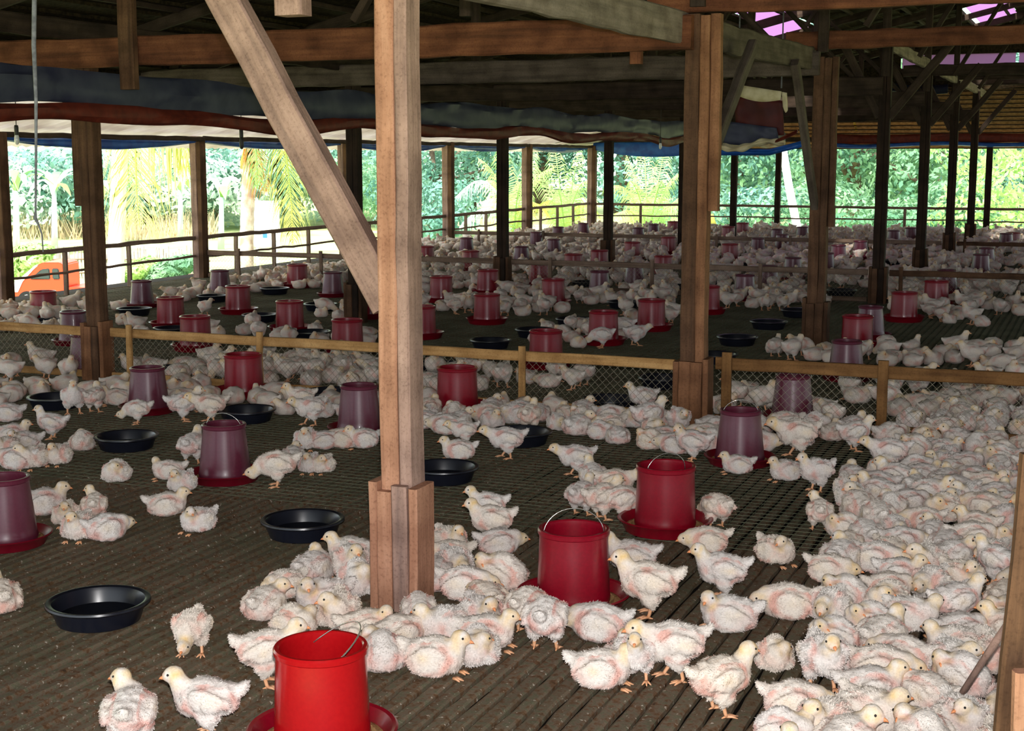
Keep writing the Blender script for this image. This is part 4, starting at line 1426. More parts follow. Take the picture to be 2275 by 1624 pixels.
def put_chick(p, ps, hd, size, label, group=None, near=True):
    c = CH[ps]
    rr = random.Random(p.x * 91 + p.y * 57)
    me = rr.choice(c['body']) if near else c['mid']
    mat = Matrix.Translation(p) @ Matrix.Rotation(D(hd), 4, 'Z') @ Matrix.Diagonal((size, size * rr.uniform(.96, 1.05), size * rr.uniform(.97, 1.04), 1))
    o = link('broiler_chick', me, None, mat)
    tag(o, label, 'chick', group)
    subs = [('leg', m) for m in c['legs']] + [('beak', c['beak'])]
    if near: subs += [('eye', m) for m in c['eyes']] + [('foot', m) for m in c['feet']]
    for nm, m in subs:
        k = bpy.data.objects.new(nm, m)
        COL.objects.link(k)
        k.parent = o
    BIRDS.append((p, .075 * size))
    return o
HAND = '''462 1640 stand 183 1.0|white chick standing at bottom left, facing left, left of the bright red feeder
292 1668 turn 95 1.0|chick seen from behind at the bottom edge, left of the one facing left
427 1462 peck 268 .9|lone chick pecking the floor head-on, between the nearest basin and nearest feeder
2 1366 sit 120 1.0|chick cut by the left edge, level with the nearest black basin
598 1528 stand 5 1.0|chick mostly hidden behind the bright red feeder, only its tail showing
372 1152 sit 12 .95|chick sitting and facing right, behind the round front-facing one left of the basin
440 1188 sitl 230 .9|round chick sitting just left of the black basin by the front post
404 1098 sit 255 .85|front one of two chicks at the left foot of the maroon feeder with handle
374 1072 sitr 200 .85|back one of two chicks at the left foot of the maroon feeder with handle
258 1077 tuck 250 .9|lone fluffy chick between the left basin and the maroon feeder, head tucked
100 1150 sit 20 1.05|chick behind the left-edge maroon feeder, yellow head on its back
176 1204 sit 265 .95|front left chick of the huddle beside the left-edge feeder
240 1207 rest 30 .95|front right chick of the huddle beside the left-edge feeder
150 1172 sit 280 .85|chick in the middle of the huddle beside the left-edge feeder
212 1172 turn 100 .8|rear chick of the huddle beside the left-edge feeder
614 1087 peck 188 1.05|chick standing and feeding at the right side of the maroon feeder with handle
428 1036 stand 80 .95|chick with stretched neck behind the left side of the maroon feeder with handle
690 1056 sit 262 .85|chick sitting right of the one feeding at the maroon feeder
716 1056 sitl 250 .8|rightmost chick of the pair behind the feeding one
652 1040 sitr 110 .85|chick just behind the one feeding at the maroon feeder
116 977 alert 178 .9|chick upright and facing left, behind the lone sitters on the left
184 1008 tuck 80 .9|chick sitting with its back to us, left of the left basin
130 1038 sit 262 .9|chick sitting and facing us, below the one with its back turned
30 985 sit 10 .95|topmost chick of the pile at the left edge
54 1008 sitl 200 .95|second chick of the pile at the left edge
14 1022 sit 250 .95|chick on the left side of the pile at the left edge
72 1046 sitr 260 1.0|lower right chick of the pile at the left edge
36 1050 rest 180 1.0|lowest chick of the pile at the left edge
16 940 rest 190 1.0|lone chick lying at the left edge above the pile
305 944 peck 190 .85|chick pecking at the pan of the left maroon feeder before the partition
164 922 alert 290 1.0|chick standing upright at the right rim of the left basin
211 918 turn 70 .95|chick seen from behind, right of the one at the left basin
258 903 sit 200 .95|chick sitting between the left basin and the left maroon feeder
410 938 stand 20 1.05|chick standing tall right of the left maroon feeder, facing right
536 938 walk 192 1.05|pinkish chick walking behind the upright wire handle of the maroon feeder
462 915 sit 200 .9|chick sitting just behind the tall chick right of the left maroon feeder
688 947 walk 215 1.0|chick leaning down left of the half hidden maroon feeder
668 918 stand 200 .95|chick standing with lowered head, behind the leaning one
682 1000 sit 270 .95|left chick of the row before the half hidden maroon feeder
722 1000 rest 10 .9|second chick of the row before the half hidden maroon feeder
762 998 rest 170 .95|third chick of the row before the half hidden maroon feeder
806 998 sit 200 .95|last chick of the row, touching the big front post
1124 1024 walk 186 1.02|chick striding left in the centre, right of the big front post
1278 1064 walk 190 .95|chick walking left alone, left of the red feeder with feeding chicks
1030 990 walk 200 .8|chick crouching behind the striding chick in the centre
1018 1028 sit 190 .95|chick sitting below the striding chick in the centre
990 968 rest 170 1.05|large chick lying against the right side of the big front post
1084 1172 stand 182 .85|uppermost of three chicks standing right of the big front post
1092 1214 stand 188 .95|middle one of three chicks right of the big front post
1110 1238 rest 8 .95|lower of three chicks right of the big front post, facing right
1110 1318 tuck 150 1.15|big round chick with pink flank, right foot of the big front post
1000 1235 sit 300 .95|chick with its head down beside the right face of the front post
1008 1290 rest 290 1.0|chick lying close to the right face of the front post
780 1262 sit 178 1.0|chick facing left, behind the left side of the front post
1440 1374 stand 172 1.12|big chick standing right of the red feeder with upright handle
1402 1300 stand 175 1.0|chick with raised yellow head behind the big chick right of the red feeder
1602 1336 stand 178 .98|chick standing and facing left, upper one of the pair near the dense flock
1618 1408 sitl 168 1.05|chick sitting below the left-facing pair mate, head turned back
1746 1380 rest 180 1.05|chick lying with cocked tail, close to the dense flock
1600 1592 stand 22 1.0|chick striding to the right at the bottom, orange legs spread
1494 1516 walk 188 1.05|chick standing on one spread leg, head low, left of the striding one
1336 1532 sit 350 1.0|chick crouching and facing right at the bottom centre
1412 1522 stand 262 .9|chick facing us between the crouching and the head-low chick
1380 1500 sit 80 .85|chick squeezed behind the one facing us at the bottom centre
1720 1494 tuck 265 .85|round chick seen head-on right of the striding chick
1724 1258 sitr 300 .95|chick sitting alone between the red feeder and the dense flock
1820 1184 turn 80 .8|chick seen from behind with raised head, beside the dense flock
1568 1234 rest 185 .95|chick lying at the right foot of the red feeder with feeding chicks
1590 1178 peck 120 .9|chick with cocked tail behind the pan of the red feeder, right side
1328 1428 rest 165 1.05|chick in front of the pan of the red feeder with upright handle
1172 1412 peck 62 .95|left one of two chicks feeding at the front of the upright-handle feeder
1212 1448 peck 78 1.0|right one of two chicks feeding at the front of the upright-handle feeder
968 1506 sit 345 1.05|chick crouching and facing right at the front of the post huddle
1082 1448 sit 350 1.0|chick facing right with visible eye, right end of the post huddle
1058 1482 tuck 260 1.0|grey-pink chick with bare rump, before the right end of the post huddle
848 1494 tuck 100 1.0|chick just behind the rim of the bright red feeder, right side
886 1452 rest 30 1.0|chick of the post huddle behind the one at the red rim
1316 1108 stand 100 .95|rear chick of those feeding left of the red feeder
1292 1150 stand 60 .9|left chick of those feeding left of the red feeder
1338 1160 stand 30 .95|middle chick of those feeding left of the red feeder
1384 1162 peck 10 .95|chick with its head in the pan of the red feeder, left side
1368 1122 walk 350 .95|chick leaning over another at the left side of the red feeder
1744 1074 sit 200 .9|chick sitting before the right partition stake
1812 1098 stand 205 .95|chick standing and facing left, before the right partition
1768 1022 walk 190 1.2|large chick spread out right of the maroon feeder by the stake
1972 1056 walk 178 1.05|chick walking left at the top edge of the dense flock
1898 1008 stand 10 .95|chick between the large spread chick and the walking one by the right partition
1640 1048 sit 180 .85|chick before the pan of the maroon feeder by the stake
1538 1030 turn 160 1.0|chick standing left of the maroon feeder by the stake
1420 918 stand 186 .95|chick stepping left behind the partition, by the clad post
1012 700 stand 15 1.0|chick standing upright between two basins in the middle pen
1385 752 stand 175 1.05|chick standing between two red feeders in the middle pen
1412 770 walk 12 1.05|chick striding right before the red feeders in the middle pen
1336 775 peck 185 1.05|chick pecking at the front of the middle red feeder
1465 640 stand 10 1.0|small far chick standing alone beside the maroon feeders'''
NHAND = 0
for ln in HAND.split('\n'):
    a, lb = ln.split('|')
    x, y, ps, hd, s = a.split()
    p = onz(float(x), float(y) - (6 if float(y) > 1000 else 2))
    peck = ps == 'peck'
    p = off_rows(push_off(p, .03 if peck else .06), .11)
    s = float(s)
    put_chick(p, ps, float(hd), s, lb, None, float(y) > 800)
    NHAND += 1
def inside(x, y, poly):
    c = False
    j = len(poly) - 1
    for i in range(len(poly)):
        xi, yi = poly[i]
        xj, yj = poly[j]
        if (yi > y) != (yj > y) and x < (xj - xi) * (y - yi) / (yj - yi) + xi:
            c = not c
        j = i
    return c
def fill(poly, gap, n_try, poses, seed, hdf=None, keep=1.0, clump=0.0):
    """scatter birds over a patch of floor outlined by what the photograph shows of it"""
    r = random.Random(seed)
    W = [onz(x, y) for x, y in poly]
    wp = [(p.x, p.y) for p in W]
    x0, x1 = min(p[0] for p in wp), max(p[0] for p in wp)
    y0, y1 = min(p[1] for p in wp), max(p[1] for p in wp)
    out = []
    for _ in range(n_try):
        x, y = r.uniform(x0, x1), r.uniform(y0, y1)
        if not inside(x, y, wp): continue
        p = Vector((x, y, 0))
        if clump and noise.noise(Vector((x * .9 + seed, y * .9, 0))) < clump: continue
        rad = gap / 2 * r.uniform(.92, 1.08)
        if any(abs(uv(p)[0] - (U0 + i * UB)) < .10 for i in (1, 3, 5)) or hits_fixed(p, .055) or blocked(p, rad): continue
        BIRDS.append((p, rad))
        out.append((p, r.choice(poses), r.uniform(0, 360) if hdf is None else hdf + r.gauss(0, 70), r.uniform(.88, 1.08)))
    return out
SITS = ['sit', 'sitl', 'sitr', 'rest', 'rest', 'rest', 'tuck', 'tuck']
MIX = ['sit', 'sitl', 'sitr', 'rest', 'tuck', 'stand', 'walk', 'peck', 'turn', 'alert']
IND = []
IND += [(b, 'white chick huddled in the dense flock along the right side', 'dense flock at the right') for b in fill([(1885, 1078), (2050, 1045), (2300, 1015), (2440, 1700), (2440, 1790), (1640, 1790), (1735, 1640), (1785, 1500), (1800, 1430), (1850, 1350), (1838, 1240), (1875, 1160)], .150, 16000, SITS + ['stand'], 21)]
IND += [(b, 'white chick resting in the crowd at the foot of the big front post', 'huddle round the front post') for b in fill([(560, 1380), (640, 1320), (740, 1270), (820, 1260), (960, 1230), (1030, 1250), (1060, 1330), (1130, 1380), (1100, 1440), (1000, 1480), (900, 1490), (830, 1480), (800, 1400), (640, 1420)], .152, 5000, SITS, 22)]
IND += [(b, 'white chick resting along the near partition right of the big front post', 'chicks along the near partition, centre') for b in fill([(938, 960), (942, 900), (1130, 905), (1290, 928), (1480, 950), (1490, 1010), (1390, 1005), (1260, 965), (1080, 955)], .165, 3000, SITS + ['stand'], 23)]
IND += [(b, 'white chick resting along the near partition left of the big front post', 'chicks along the near partition, left') for b in fill([(255, 868), (400, 862), (560, 878), (700, 890), (825, 895), (830, 930), (640, 930), (560, 895), (450, 915), (380, 900), (260, 895)], .165, 3000, SITS + ['stand'], 24)]
IND += [(b, 'white chick resting near the left post by the picture edge', 'chicks by the left post') for b in fill([(-40, 870), (170, 868), (250, 890), (130, 868), (40, 905), (-40, 910)], .17, 1500, SITS + ['stand'], 25)]
IND += [(b, 'white chick in the crowd between the clad post and the right stake', 'chicks before the right partition') for b in fill([(1490, 970), (1560, 960), (1640, 975), (1720, 950), (1860, 965), (2060, 985), (2060, 1010), (1880, 995), (1740, 1010), (1640, 1010), (1500, 1020)], .175, 2000, SITS + ['walk'], 26)]
IND += [(b, 'white chick in the packed crowd on the floor beneath the right partition rail', 'crowd beneath the right partition') for b in fill([(2040, 905), (2120, 880), (2320, 885), (2320, 1012), (2060, 1040), (1990, 1010)], .165, 4000, SITS, 27)]
IND.sort(key=lambda b: b[0][0].y)
room = 300 - NHAND
FLOCK = [b[0] for b in IND[room:]]
for (p, ps, hd, s), lb, gr in IND[:room]:
    # birds taken from the fill already hold their place in BIRDS
    put_chick(p, ps, hd, s, lb, gr, p.y < 9.5)
    BIRDS.pop()
# the rest of the flock, further off
F = FLOCK
F += fill([(-40, 850), (-40, 820), (120, 825), (200, 850), (400, 822), (560, 810), (830, 815), (830, 868), (560, 862), (300, 845)], .17, 3500, MIX, 31, clump=-.25)
F += fill([(940, 820), (1100, 850), (1300, 872), (1300, 850), (1130, 845), (1120, 875), (940, 870)], .18, 900, MIX, 32, clump=-.1)
F += fill([(1600, 900), (1700, 880), (1840, 930), (1860, 960), (1700, 925), (1610, 925)], .17, 1500, MIX, 33, clump=-.2)
F += fill([(1680, 792), (1770, 775), (1850, 800), (1960, 790), (2320, 795), (2320, 850), (2100, 815), (1960, 818), (1780, 806)], .17, 4000, MIX, 34, clump=-.35)
F += fill([(1850, 885), (2060, 870), (2320, 850), (2320, 890), (2000, 930)], .2, 1500, MIX, 35, clump=.0)
F += fill([(1570, 645), (1700, 640), (1830, 660), (1830, 690), (1700, 690), (1570, 685)], .19, 2000, MIX, 36, clump=-.3)
F += fill([(1960, 640), (2320, 625), (2320, 740), (2100, 720), (1990, 705)], .2, 3000, MIX, 37, clump=-.15)
F += fill([(236, 694), (330, 680), (440, 646), (620, 610), (760, 594), (760, 640), (620, 645), (400, 672), (240, 696)], .19, 4500, SITS + ['sit', 'stand', 'walk'], 38, clump=-.3)
F += fill([(-40, 695), (170, 690), (230, 700), (160, 745), (-40, 735)], .19, 2000, MIX, 39, clump=-.3)
F += fill([(250, 760), (800, 720), (1500, 720), (1500, 780), (940, 790), (560, 790), (300, 780)], .24, 1600, MIX, 40, clump=.22)
F += fill([(250, 700), (520, 680), (830, 690), (830, 730), (300, 750)], .22, 1500, MIX, 41, clump=.15)
F += fill([(930, 640), (1500, 645), (1500, 720), (930, 715)], .2, 3500, MIX, 42, clump=-.02)
F += fill([(930, 590), (1500, 590), (1500, 642), (930, 640)], .24, 5000, MIX, 43, clump=-.1)
F += fill([(1570, 580), (2320, 590), (2320, 640), (1950, 650), (1570, 645)], .24, 6000, MIX, 44, clump=-.15)
F += fill([(820, 560), (1330, 508), (1700, 512), (2330, 520), (2330, 592), (1500, 592), (930, 590), (760, 590)], .235, 30000, MIX, 45, clump=-.42)
def flock():
    vs, fs, cs = [], [], []
    off = 0
    cache = {}
    for ps in POSE:
        me = CH[ps]['far']
        n = len(me.vertices)
        co = np.empty(n * 3); me.vertices.foreach_get('co', co)
        cl = np.empty(n * 4); me.color_attributes['down'].data.foreach_get('color', cl)
        pf = [tuple(p.vertices) for p in me.polygons]
        co = co.reshape(-1, 3)
        # the far birds carry their legs and beak in the same mesh
        extra = CH[ps]['legs'] + [CH[ps]['beak']]
        allc, allf, allk = [co], list(pf), [cl.reshape(-1, 4)]
        m = n
        for e in extra:
            ne = len(e.vertices)
            ec = np.empty(ne * 3); e.vertices.foreach_get('co', ec)
            allc.append(ec.reshape(-1, 3))
            allf += [tuple(i + m for i in p.vertices) for p in e.polygons]
            allk.append(np.tile(np.array([.80, .42, .25, 1.0]), (ne, 1)))
            m += ne
        cache[ps] = (np.vstack(allc), allf, np.vstack(allk))
    for p, ps, hd, s in F:
        co, pf, cl = cache[ps]
        a = D(hd)
        R = np.array([[math.cos(a), -math.sin(a), 0], [math.sin(a), math.cos(a), 0], [0, 0, 1]])
        w = (co * s) @ R.T + np.array([p.x, p.y, 0])
        vs.append(w)
        tint = random.Random(p.x * 13).uniform(.86, 1.0)
        k = cl.copy(); k[:, :3] *= tint
        cs.append(k)
        fs += [tuple(i + off for i in f) for f in pf]
        off += len(co)
    me = bpy.data.meshes.new('broiler_flock')
    me.from_pydata(np.vstack(vs).tolist(), [], fs)
    ca = me.color_attributes.new('down', 'FLOAT_COLOR', 'POINT')
    ca.data.foreach_set('color', np.vstack(cs).reshape(-1))
    me.polygons.foreach_set('use_smooth', [True] * len(me.polygons))
    me.materials.append(M['chick'])
    me.update()
    o = link('broiler_flock', me)
    tag(o, 'hundreds of small white chicks over the floor beyond the near partition', 'flock', None, 'stuff')
    print('CHICKS individual', NHAND + min(room, len(IND)), 'ind fill', len(IND), 'flock', len(F), 'verts', off)
flock()
for ps in CH:
    bpy.data.meshes.remove(CH[ps]['far'])
# ------------------------------------------------------------------ outdoors
def ground_z(y):
    return -2.9 + max(0.0, y - 44) * .013
def make_ground():
    mb = MB()
    vs, fs = [], []
    xs = [-140 + 10 * k for k in range(33)]
    ys = [-30, 0, 20, 34, 40, 46, 54, 62, 70, 80, 92, 110, 140, 190]
    for y in ys:
        for x in xs:
            vs.append((x, y, ground_z(y) + .25 * noise.noise(Vector((x * .06, y * .06, 0)))))
    nx = len(xs)
    for b in range(len(ys) - 1):
        for a in range(nx - 1):
            q = b * nx + a
            fs.append((q, q + 1, q + nx + 1, q + nx))
    mb.add(vs, fs)
    tag(link('ground', mb.mesh('ground', M['grass'], True)), None, None, None, 'structure')
    mb = MB()
    vs, fs = [], []
    for b in range(14):
        for a in range(nx):
            x = xs[a]
            y = 128 + b * 5
            h = -1 + 30 * (1 - math.exp(-b * .28)) + 1.6 * noise.noise(Vector((x * .08, b * .7, 4)))
            vs.append((x, y, h))
    for b in range(13):
        for a in range(nx - 1):
            q = b * nx + a
            fs.append((q, q + 1, q + nx + 1, q + nx))
    mb.add(vs, fs)
    tag(link('hillside', mb.mesh('hillside', M['hill'], True)), None, None, None, 'structure')
make_ground()
def leaves_mesh(name, lobes, n, size, mat, seed, shape=.5):
    """thousands of small bent leaves round the lobes of a crown"""
    r = np.random.default_rng(seed)
    vs, fs = [], []
    wts = np.array([l[1][0] * l[1][2] for l in lobes])
    pick = r.choice(len(lobes), n, p=wts / wts.sum())
    for k in pick:
        c, rad = lobes[k]
        d = r.normal(size=3)
        d /= np.linalg.norm(d)
        q = r.uniform(.84, 1.04)
        p = Vector((c[0] + d[0] * rad[0] * q, c[1] + d[1] * rad[1] * q, c[2] + d[2] * rad[2] * q))
        nrm = Vector(d * 1.1 + r.normal(size=3) * .38 + np.array([0, 0, .25])).normalized()
        t = nrm.cross(Vector(r.normal(size=3))).normalized()
        s = nrm.cross(t)
        ln = size * r.uniform(.6, 1.25)
        w = ln * shape
        i = len(vs)
        vs += [p - t * ln * .5, p + s * w * .5 - nrm * w * .12, p + t * ln * .5 - nrm * ln * .15, p - s * w * .5 - nrm * w * .12]
        fs += [(i, i + 1, i + 2), (i, i + 2, i + 3)]
    mb = MB()
    mb.add(vs, fs)
    return mb.mesh(name, mat)
def tree(px, ybase, Y, w, h, mat, label, n=2600, size=.42, trunk=True, cat='tree', name='leafy_tree', zb=None, lobes=7, group=None):
    b = aty(px, ybase, Y)
    z0 = ground_z(Y) if zb is None else zb
    r = random.Random(int(px * 7 + Y))
    t = thing(name, label, cat, (b.x, b.y, z0), 0, group)
    base = Vector((b.x, b.y, b.z))
    L_ = []
    for k in range(lobes):
        a = r.uniform(0, 6.28)
        f = r.uniform(.1, .55) if lobes < 12 else r.uniform(.1, .75)
        zz = r.uniform(.18, .82)
        rr = r.uniform(.28, .45) if lobes < 12 else r.uniform(.17, .33)
        L_.append(((base.x + math.cos(a) * w * f, base.y + math.sin(a) * w * f * .8, base.z + h * zz), (w * rr * 1.1, w * rr, h * rr * .62)))
    link('crown', leaves_mesh('crown', L_, n, size, mat, int(px + Y * 3)), t, Matrix())
    if trunk:
        mb = MB()
        top = base + Vector((0, 0, h * .55))
        g = Vector((base.x, base.y, z0 - .1))
        mb.tube([g, g.lerp(top, .4) + Vector((.1, 0, 0)), top], [w * .05, w * .04, w * .02], 10)
        for c, rad in L_[:5]:
            mb.tube([g.lerp(top, r.uniform(.5, .9)), Vector(c)], [w * .02, w * .008], 7)
        link('trunk', mb.mesh('trunk', M['bark'], True), t, Matrix())
    return t
# back row and front row of the greenery, left to right
TR = [  # px, y of crown bottom, Y, width m, height m, leaf, label
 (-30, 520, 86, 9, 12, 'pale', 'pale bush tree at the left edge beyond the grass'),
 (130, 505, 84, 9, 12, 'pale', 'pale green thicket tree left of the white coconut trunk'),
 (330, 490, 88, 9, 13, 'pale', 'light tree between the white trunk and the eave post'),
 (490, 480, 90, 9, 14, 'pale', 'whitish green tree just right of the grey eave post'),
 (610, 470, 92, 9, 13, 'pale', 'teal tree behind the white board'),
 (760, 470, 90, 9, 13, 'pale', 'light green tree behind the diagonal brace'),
 (900, 480, 86, 10, 14, 'mid', 'green tree just right of the big front post'),
 (960, 500, 74, 6, 8, 'teal', 'blue-green bush tree below the pale trunk, right of the front post'),
 (1040, 480, 96, 12, 15, 'deep', 'deep green tree behind the long arching frond'),
 (1200, 470, 98, 12, 15, 'deep', 'tree behind the palm fronds near the corner'),
 (1380, 475, 98, 12, 15, 'deep', 'tree behind the lime palm'),
 (1520, 490, 92, 11, 15, 'deep', 'tree hidden behind the clad post'),
 (1630, 520, 70, 9, 11, 'teal', 'teal tree left of the leaning white pole'),
 (1700, 510, 78, 9, 13, 'deep', 'dark tree behind the leaning white pole'),
 (1800, 520, 68, 8, 11, 'teal', 'tree behind the grey-braced post'),
 (1890, 530, 62, 8, 10, 'mid', 'broad light-leaved tree between grey-braced post and first dark post'),
 (1990, 515, 74, 9, 12, 'deep', 'dark tree between the first two dark posts'),
 (2080, 520, 70, 8, 11, 'teal', 'tree seen through the far dark posts'),
 (2160, 520, 78, 9, 12, 'deep', 'dark tree behind the lime bush'),
 (2280, 500, 74, 10, 13, 'teal', 'tree at the right edge behind the lime bush')]
for k, (px, yb, Y, w, h, lf, lb) in enumerate(TR):
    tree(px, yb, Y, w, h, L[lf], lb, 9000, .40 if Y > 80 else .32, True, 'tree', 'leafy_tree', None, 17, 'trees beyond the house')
for px, yb, Y, w, h, lf, lb in [(2235, 545, 50, 4.6, 4.6, 'lime', 'bright lime bush at the right beyond the far railing'),
                                (2120, 560, 52, 4.0, 2.6, 'mid', 'low green shrub seen between the far dark posts'),
                                (1960, 560, 54, 4.2, 2.6, 'mid', 'low green shrub behind the first dark post'),
                                (1650, 555, 56, 4.5, 2.6, 'teal', 'low teal shrub left of the leaning white pole'),
                                (1790, 560, 54, 4.5, 2.8, 'mid', 'low shrub behind the foot of the grey-braced post'),
                                (960, 560, 60, 4.0, 3.2, 'teal', 'rounded blue-green shrub beside the front post, above the side railing'),
                                (50, 612, 48, 1.8, 1.3, 'lime', 'yellow-green shrub behind the truck cab'),
                                (300, 650, 50, 1.7, 1.3, 'lime', 'leafy weeds before the bamboo fence, right of the white trunk'),
                                (375, 645, 50, 1.5, 1.2, 'mid', 'leafy weeds before the bamboo fence, by the grey eave post'),
                                (840, 500, 64, 3.5, 3.4, 'mid', 'shrub behind the lower end of the diagonal brace')]:
    tree(px, yb, Y, w, h, L[lf], lb, 2600, .26, False, 'shrub', 'leafy_shrub')
for k, (px, yb, Y, w, h, lf) in enumerate([(-40, 520, 74, 6, 4.5, 'pale'), (70, 515, 77, 6, 5, 'pale'), (160, 515, 75, 6, 4.6, 'teal'), (300, 508, 78, 6.5, 5, 'pale'), (395, 505, 80, 6, 5, 'pale'), (480, 500, 82, 6, 5.2, 'teal'), (560, 495, 82, 6, 5.5, 'pale'), (680, 490, 84, 6.5, 5.5, 'pale'), (770, 490, 82, 6, 5, 'teal')]):
    tree(px, yb, Y, w, h, L[lf], ['pale undergrowth bush cut by the left edge', 'pale undergrowth bush above the truck, near the rope', 'teal undergrowth bush behind the left post', 'pale undergrowth bush behind the white coconut trunk', 'pale undergrowth bush behind the hanging yellow frond', 'teal undergrowth bush just right of the grey eave post', 'pale undergrowth bush behind the ringed coconut trunk', 'pale undergrowth bush between ringed trunk and diagonal brace', 'teal undergrowth bush behind the diagonal brace'][k], 2600, .42, False, 'bush', 'undergrowth_bush', None, 8, 'bushes along the grass')
# palms
def frond_mesh(name, pts, leaf, n, mat, droop=.5, width=.045, ragged=.15, seed=1, rach=.02, one_side=0):
    r = random.Random(seed)
    pts = [Vector(p) for p in pts]
    cum = [0.0]
    for a, b in zip(pts, pts[1:]): cum.append(cum[-1] + (b - a).length)
    def at(s):
        s *= cum[-1]
        for k in range(len(pts) - 1):
            if s <= cum[k + 1] or k == len(pts) - 2:
                f = (s - cum[k]) / max(1e-6, cum[k + 1] - cum[k])
                return pts[k].lerp(pts[k + 1], f), (pts[k + 1] - pts[k]).normalized()
    mb = MB()
    mb.tube(pts, [rach * (1 - .8 * k / (len(pts) - 1)) for k in range(len(pts))], 6)
    for k in range(n):
        s = .06 + .93 * k / n
        p, t = at(s)
        sd = t.cross(Vector((0, 0, 1)))
        if sd.length < .2: sd = t.cross(Vector((0, 1, 0)))
        sd.normalize()
        env = math.sin(math.pi * min(1, s * .9 + .12)) ** .6
        for q in ((-1, 1) if not one_side else (one_side, one_side)):
            ln = leaf * env * r.uniform(1 - ragged, 1 + ragged)
            d = (sd * q * r.uniform(.7, 1.1) + t * r.uniform(.4, .8)).normalized()
            dn = Vector((0, 0, -1))
            m = p + d * ln * .5 + dn * droop * ln * .18
            e = p + d * ln * .85 + dn * droop * ln * .75
            w = (t * .9 + Vector((0, 0, .3))).normalized() * width * .5
            i = len(mb.v)
            mb.add([p - w * .6, p + w * .6, m + w, m - w, e], [(0, 1, 2, 3), (3, 2, 4)])
    return mb.mesh(name, mat)
def trunk_mesh(pts, r0, r1, mat, rings=26):
    mb = MB()
    P, R = [], []
    pts = [Vector(p) for p in pts]
    for k in range(rings * 2 + 1):
        f = k / (rings * 2) * (len(pts) - 1)
        a = min(int(f), len(pts) - 2)
        P.append(pts[a].lerp(pts[a + 1], f - a))
        R.append((r0 + (r1 - r0) * k / (rings * 2)) * (1.0 if k % 2 else .93))
    mb.tube(P, R, 14)
    return mb.mesh('trunk', mat, True)
def down(x, y, Y, zt):
    p = aty(x, y, Y)
    return Vector((p.x, p.y, zt))
def arch(p0, p1, rise, n=8, sag_end=0.0):
    p0, p1 = Vector(p0), Vector(p1)
    return [p0.lerp(p1, k / n) + Vector((0, 0, rise * math.sin(math.pi * (k / n) ** .8) - sag_end * (k / n) ** 2)) for k in range(n + 1)]
# white coconut trunk with a yellowing hanging frond
Y1 = 31.0
t = thing('coconut_palm', 'coconut palm with thick white trunk and a yellow hanging frond', 'palm', down(258, 600, Y1, -2.9), 0)
link('trunk', trunk_mesh([down(255, 700, Y1, -3.0), aty(258, 560, Y1), aty(268, 300, Y1), aty(276, 0, Y1), aty(280, -250, Y1)], .2, .15, M['trunk_white']), t, Matrix())
top = aty(280, -250, Y1)
cw = [((300, 250), (300, 330), (304, 420), (312, 520)), ]
fr = [aty(286, 170, Y1 - .3), aty(296, 270, Y1 - .5), aty(301, 340, Y1 - .6), aty(303, 420, Y1 - .6), aty(310, 505, Y1 - .6)]
fm = frond_mesh('frond', fr, 1.0, 46, L['yellow'], 1.6, .05, .25, 4, .035)
o = link('frond', fm, t, Matrix()); o['label'] = 'yellow hanging frond'
fr = [aty(300, 200, Y1 - .8), aty(350, 255, Y1 - 1), aty(400, 300, Y1 - 1.1), aty(425, 350, Y1 - 1.2)]
o = link('frond', frond_mesh('frond', fr, 0.8, 60, L['yellow'], 2.2, .035, .35, 5, .03), t, Matrix())
fr = [aty(285, 200, Y1 + .3), aty(283, 330, Y1 + .3), aty(288, 430, Y1 + .3)]
o = link('frond', frond_mesh('frond', fr, .5, 30, L['lime'], 1.4, .05, .3, 6, .025), t, Matrix())
for k in range(9):
    a = k * .7
    e = top + Vector((math.cos(a) * 3.2, math.sin(a) * 3.2, .3))
    link('frond', frond_mesh('frond', arch(top, e, 1.2, 8, 1.6), .8, 40, L['palm'], .9, .05, .2, k, .03), t, Matrix())
# second, thinner ringed trunk with dead orange fronds
Y2 = 36.0
t = thing('coconut_palm', 'coconut palm with ringed brown trunk and dead orange fronds', 'palm', down(546, 600, Y2, -2.9), 0)
link('trunk', trunk_mesh([down(546, 640, Y2, -3.0), aty(548, 520, Y2), aty(556, 310, Y2), aty(560, 100, Y2), aty(560, -120, Y2)], .19, .15, M['trunk_brown']), t, Matrix())
top = aty(560, -120, Y2)
for q, pts in enumerate([((558, 250), (572, 320), (588, 400), (592, 430)), ((552, 240), (548, 300), (540, 340), (534, 360)), ((600, 230), (640, 300), (654, 340), (660, 360))]):
    o = link('frond', frond_mesh('frond', [aty(x, y, Y2 - .4 - .2 * q) for x, y in pts], .42 if q else .5, 30, L['orange'], 1.6, .05, .4, 20 + q, .03), t, Matrix())
    o['label'] = 'dead orange frond'
fr = [(632, 200), (630, 300), (640, 380), (648, 460), (650, 545)]
link('frond', frond_mesh('frond', [aty(x, y, Y2 - 1.2) for x, y in fr], .75, 56, L['yellow'], 1.8, .05, .3, 24, .035), t, Matrix())
fr = [(612, 200), (618, 300), (626, 400), (630, 460)]
link('frond', frond_mesh('frond', [aty(x, y, Y2 - .9) for x, y in fr], .6, 50, L['mid'], 1.7, .05, .3, 25, .03), t, Matrix())
fr = [(560, 280), (570, 350), (572, 420)]
link('frond', frond_mesh('frond', [aty(x, y, Y2 - .6) for x, y in fr], .4, 30, L['lime'], 1.5, .045, .3, 26, .03), t, Matrix())
for k in range(8):
    a = k * .78
    e = top + Vector((math.cos(a) * 3, math.sin(a) * 3, .2))
    link('frond', frond_mesh('frond', arch(top, e, 1.1, 8, 1.5), .8, 36, L['palm'], .9, .05, .2, 40 + k, .03), t, Matrix())
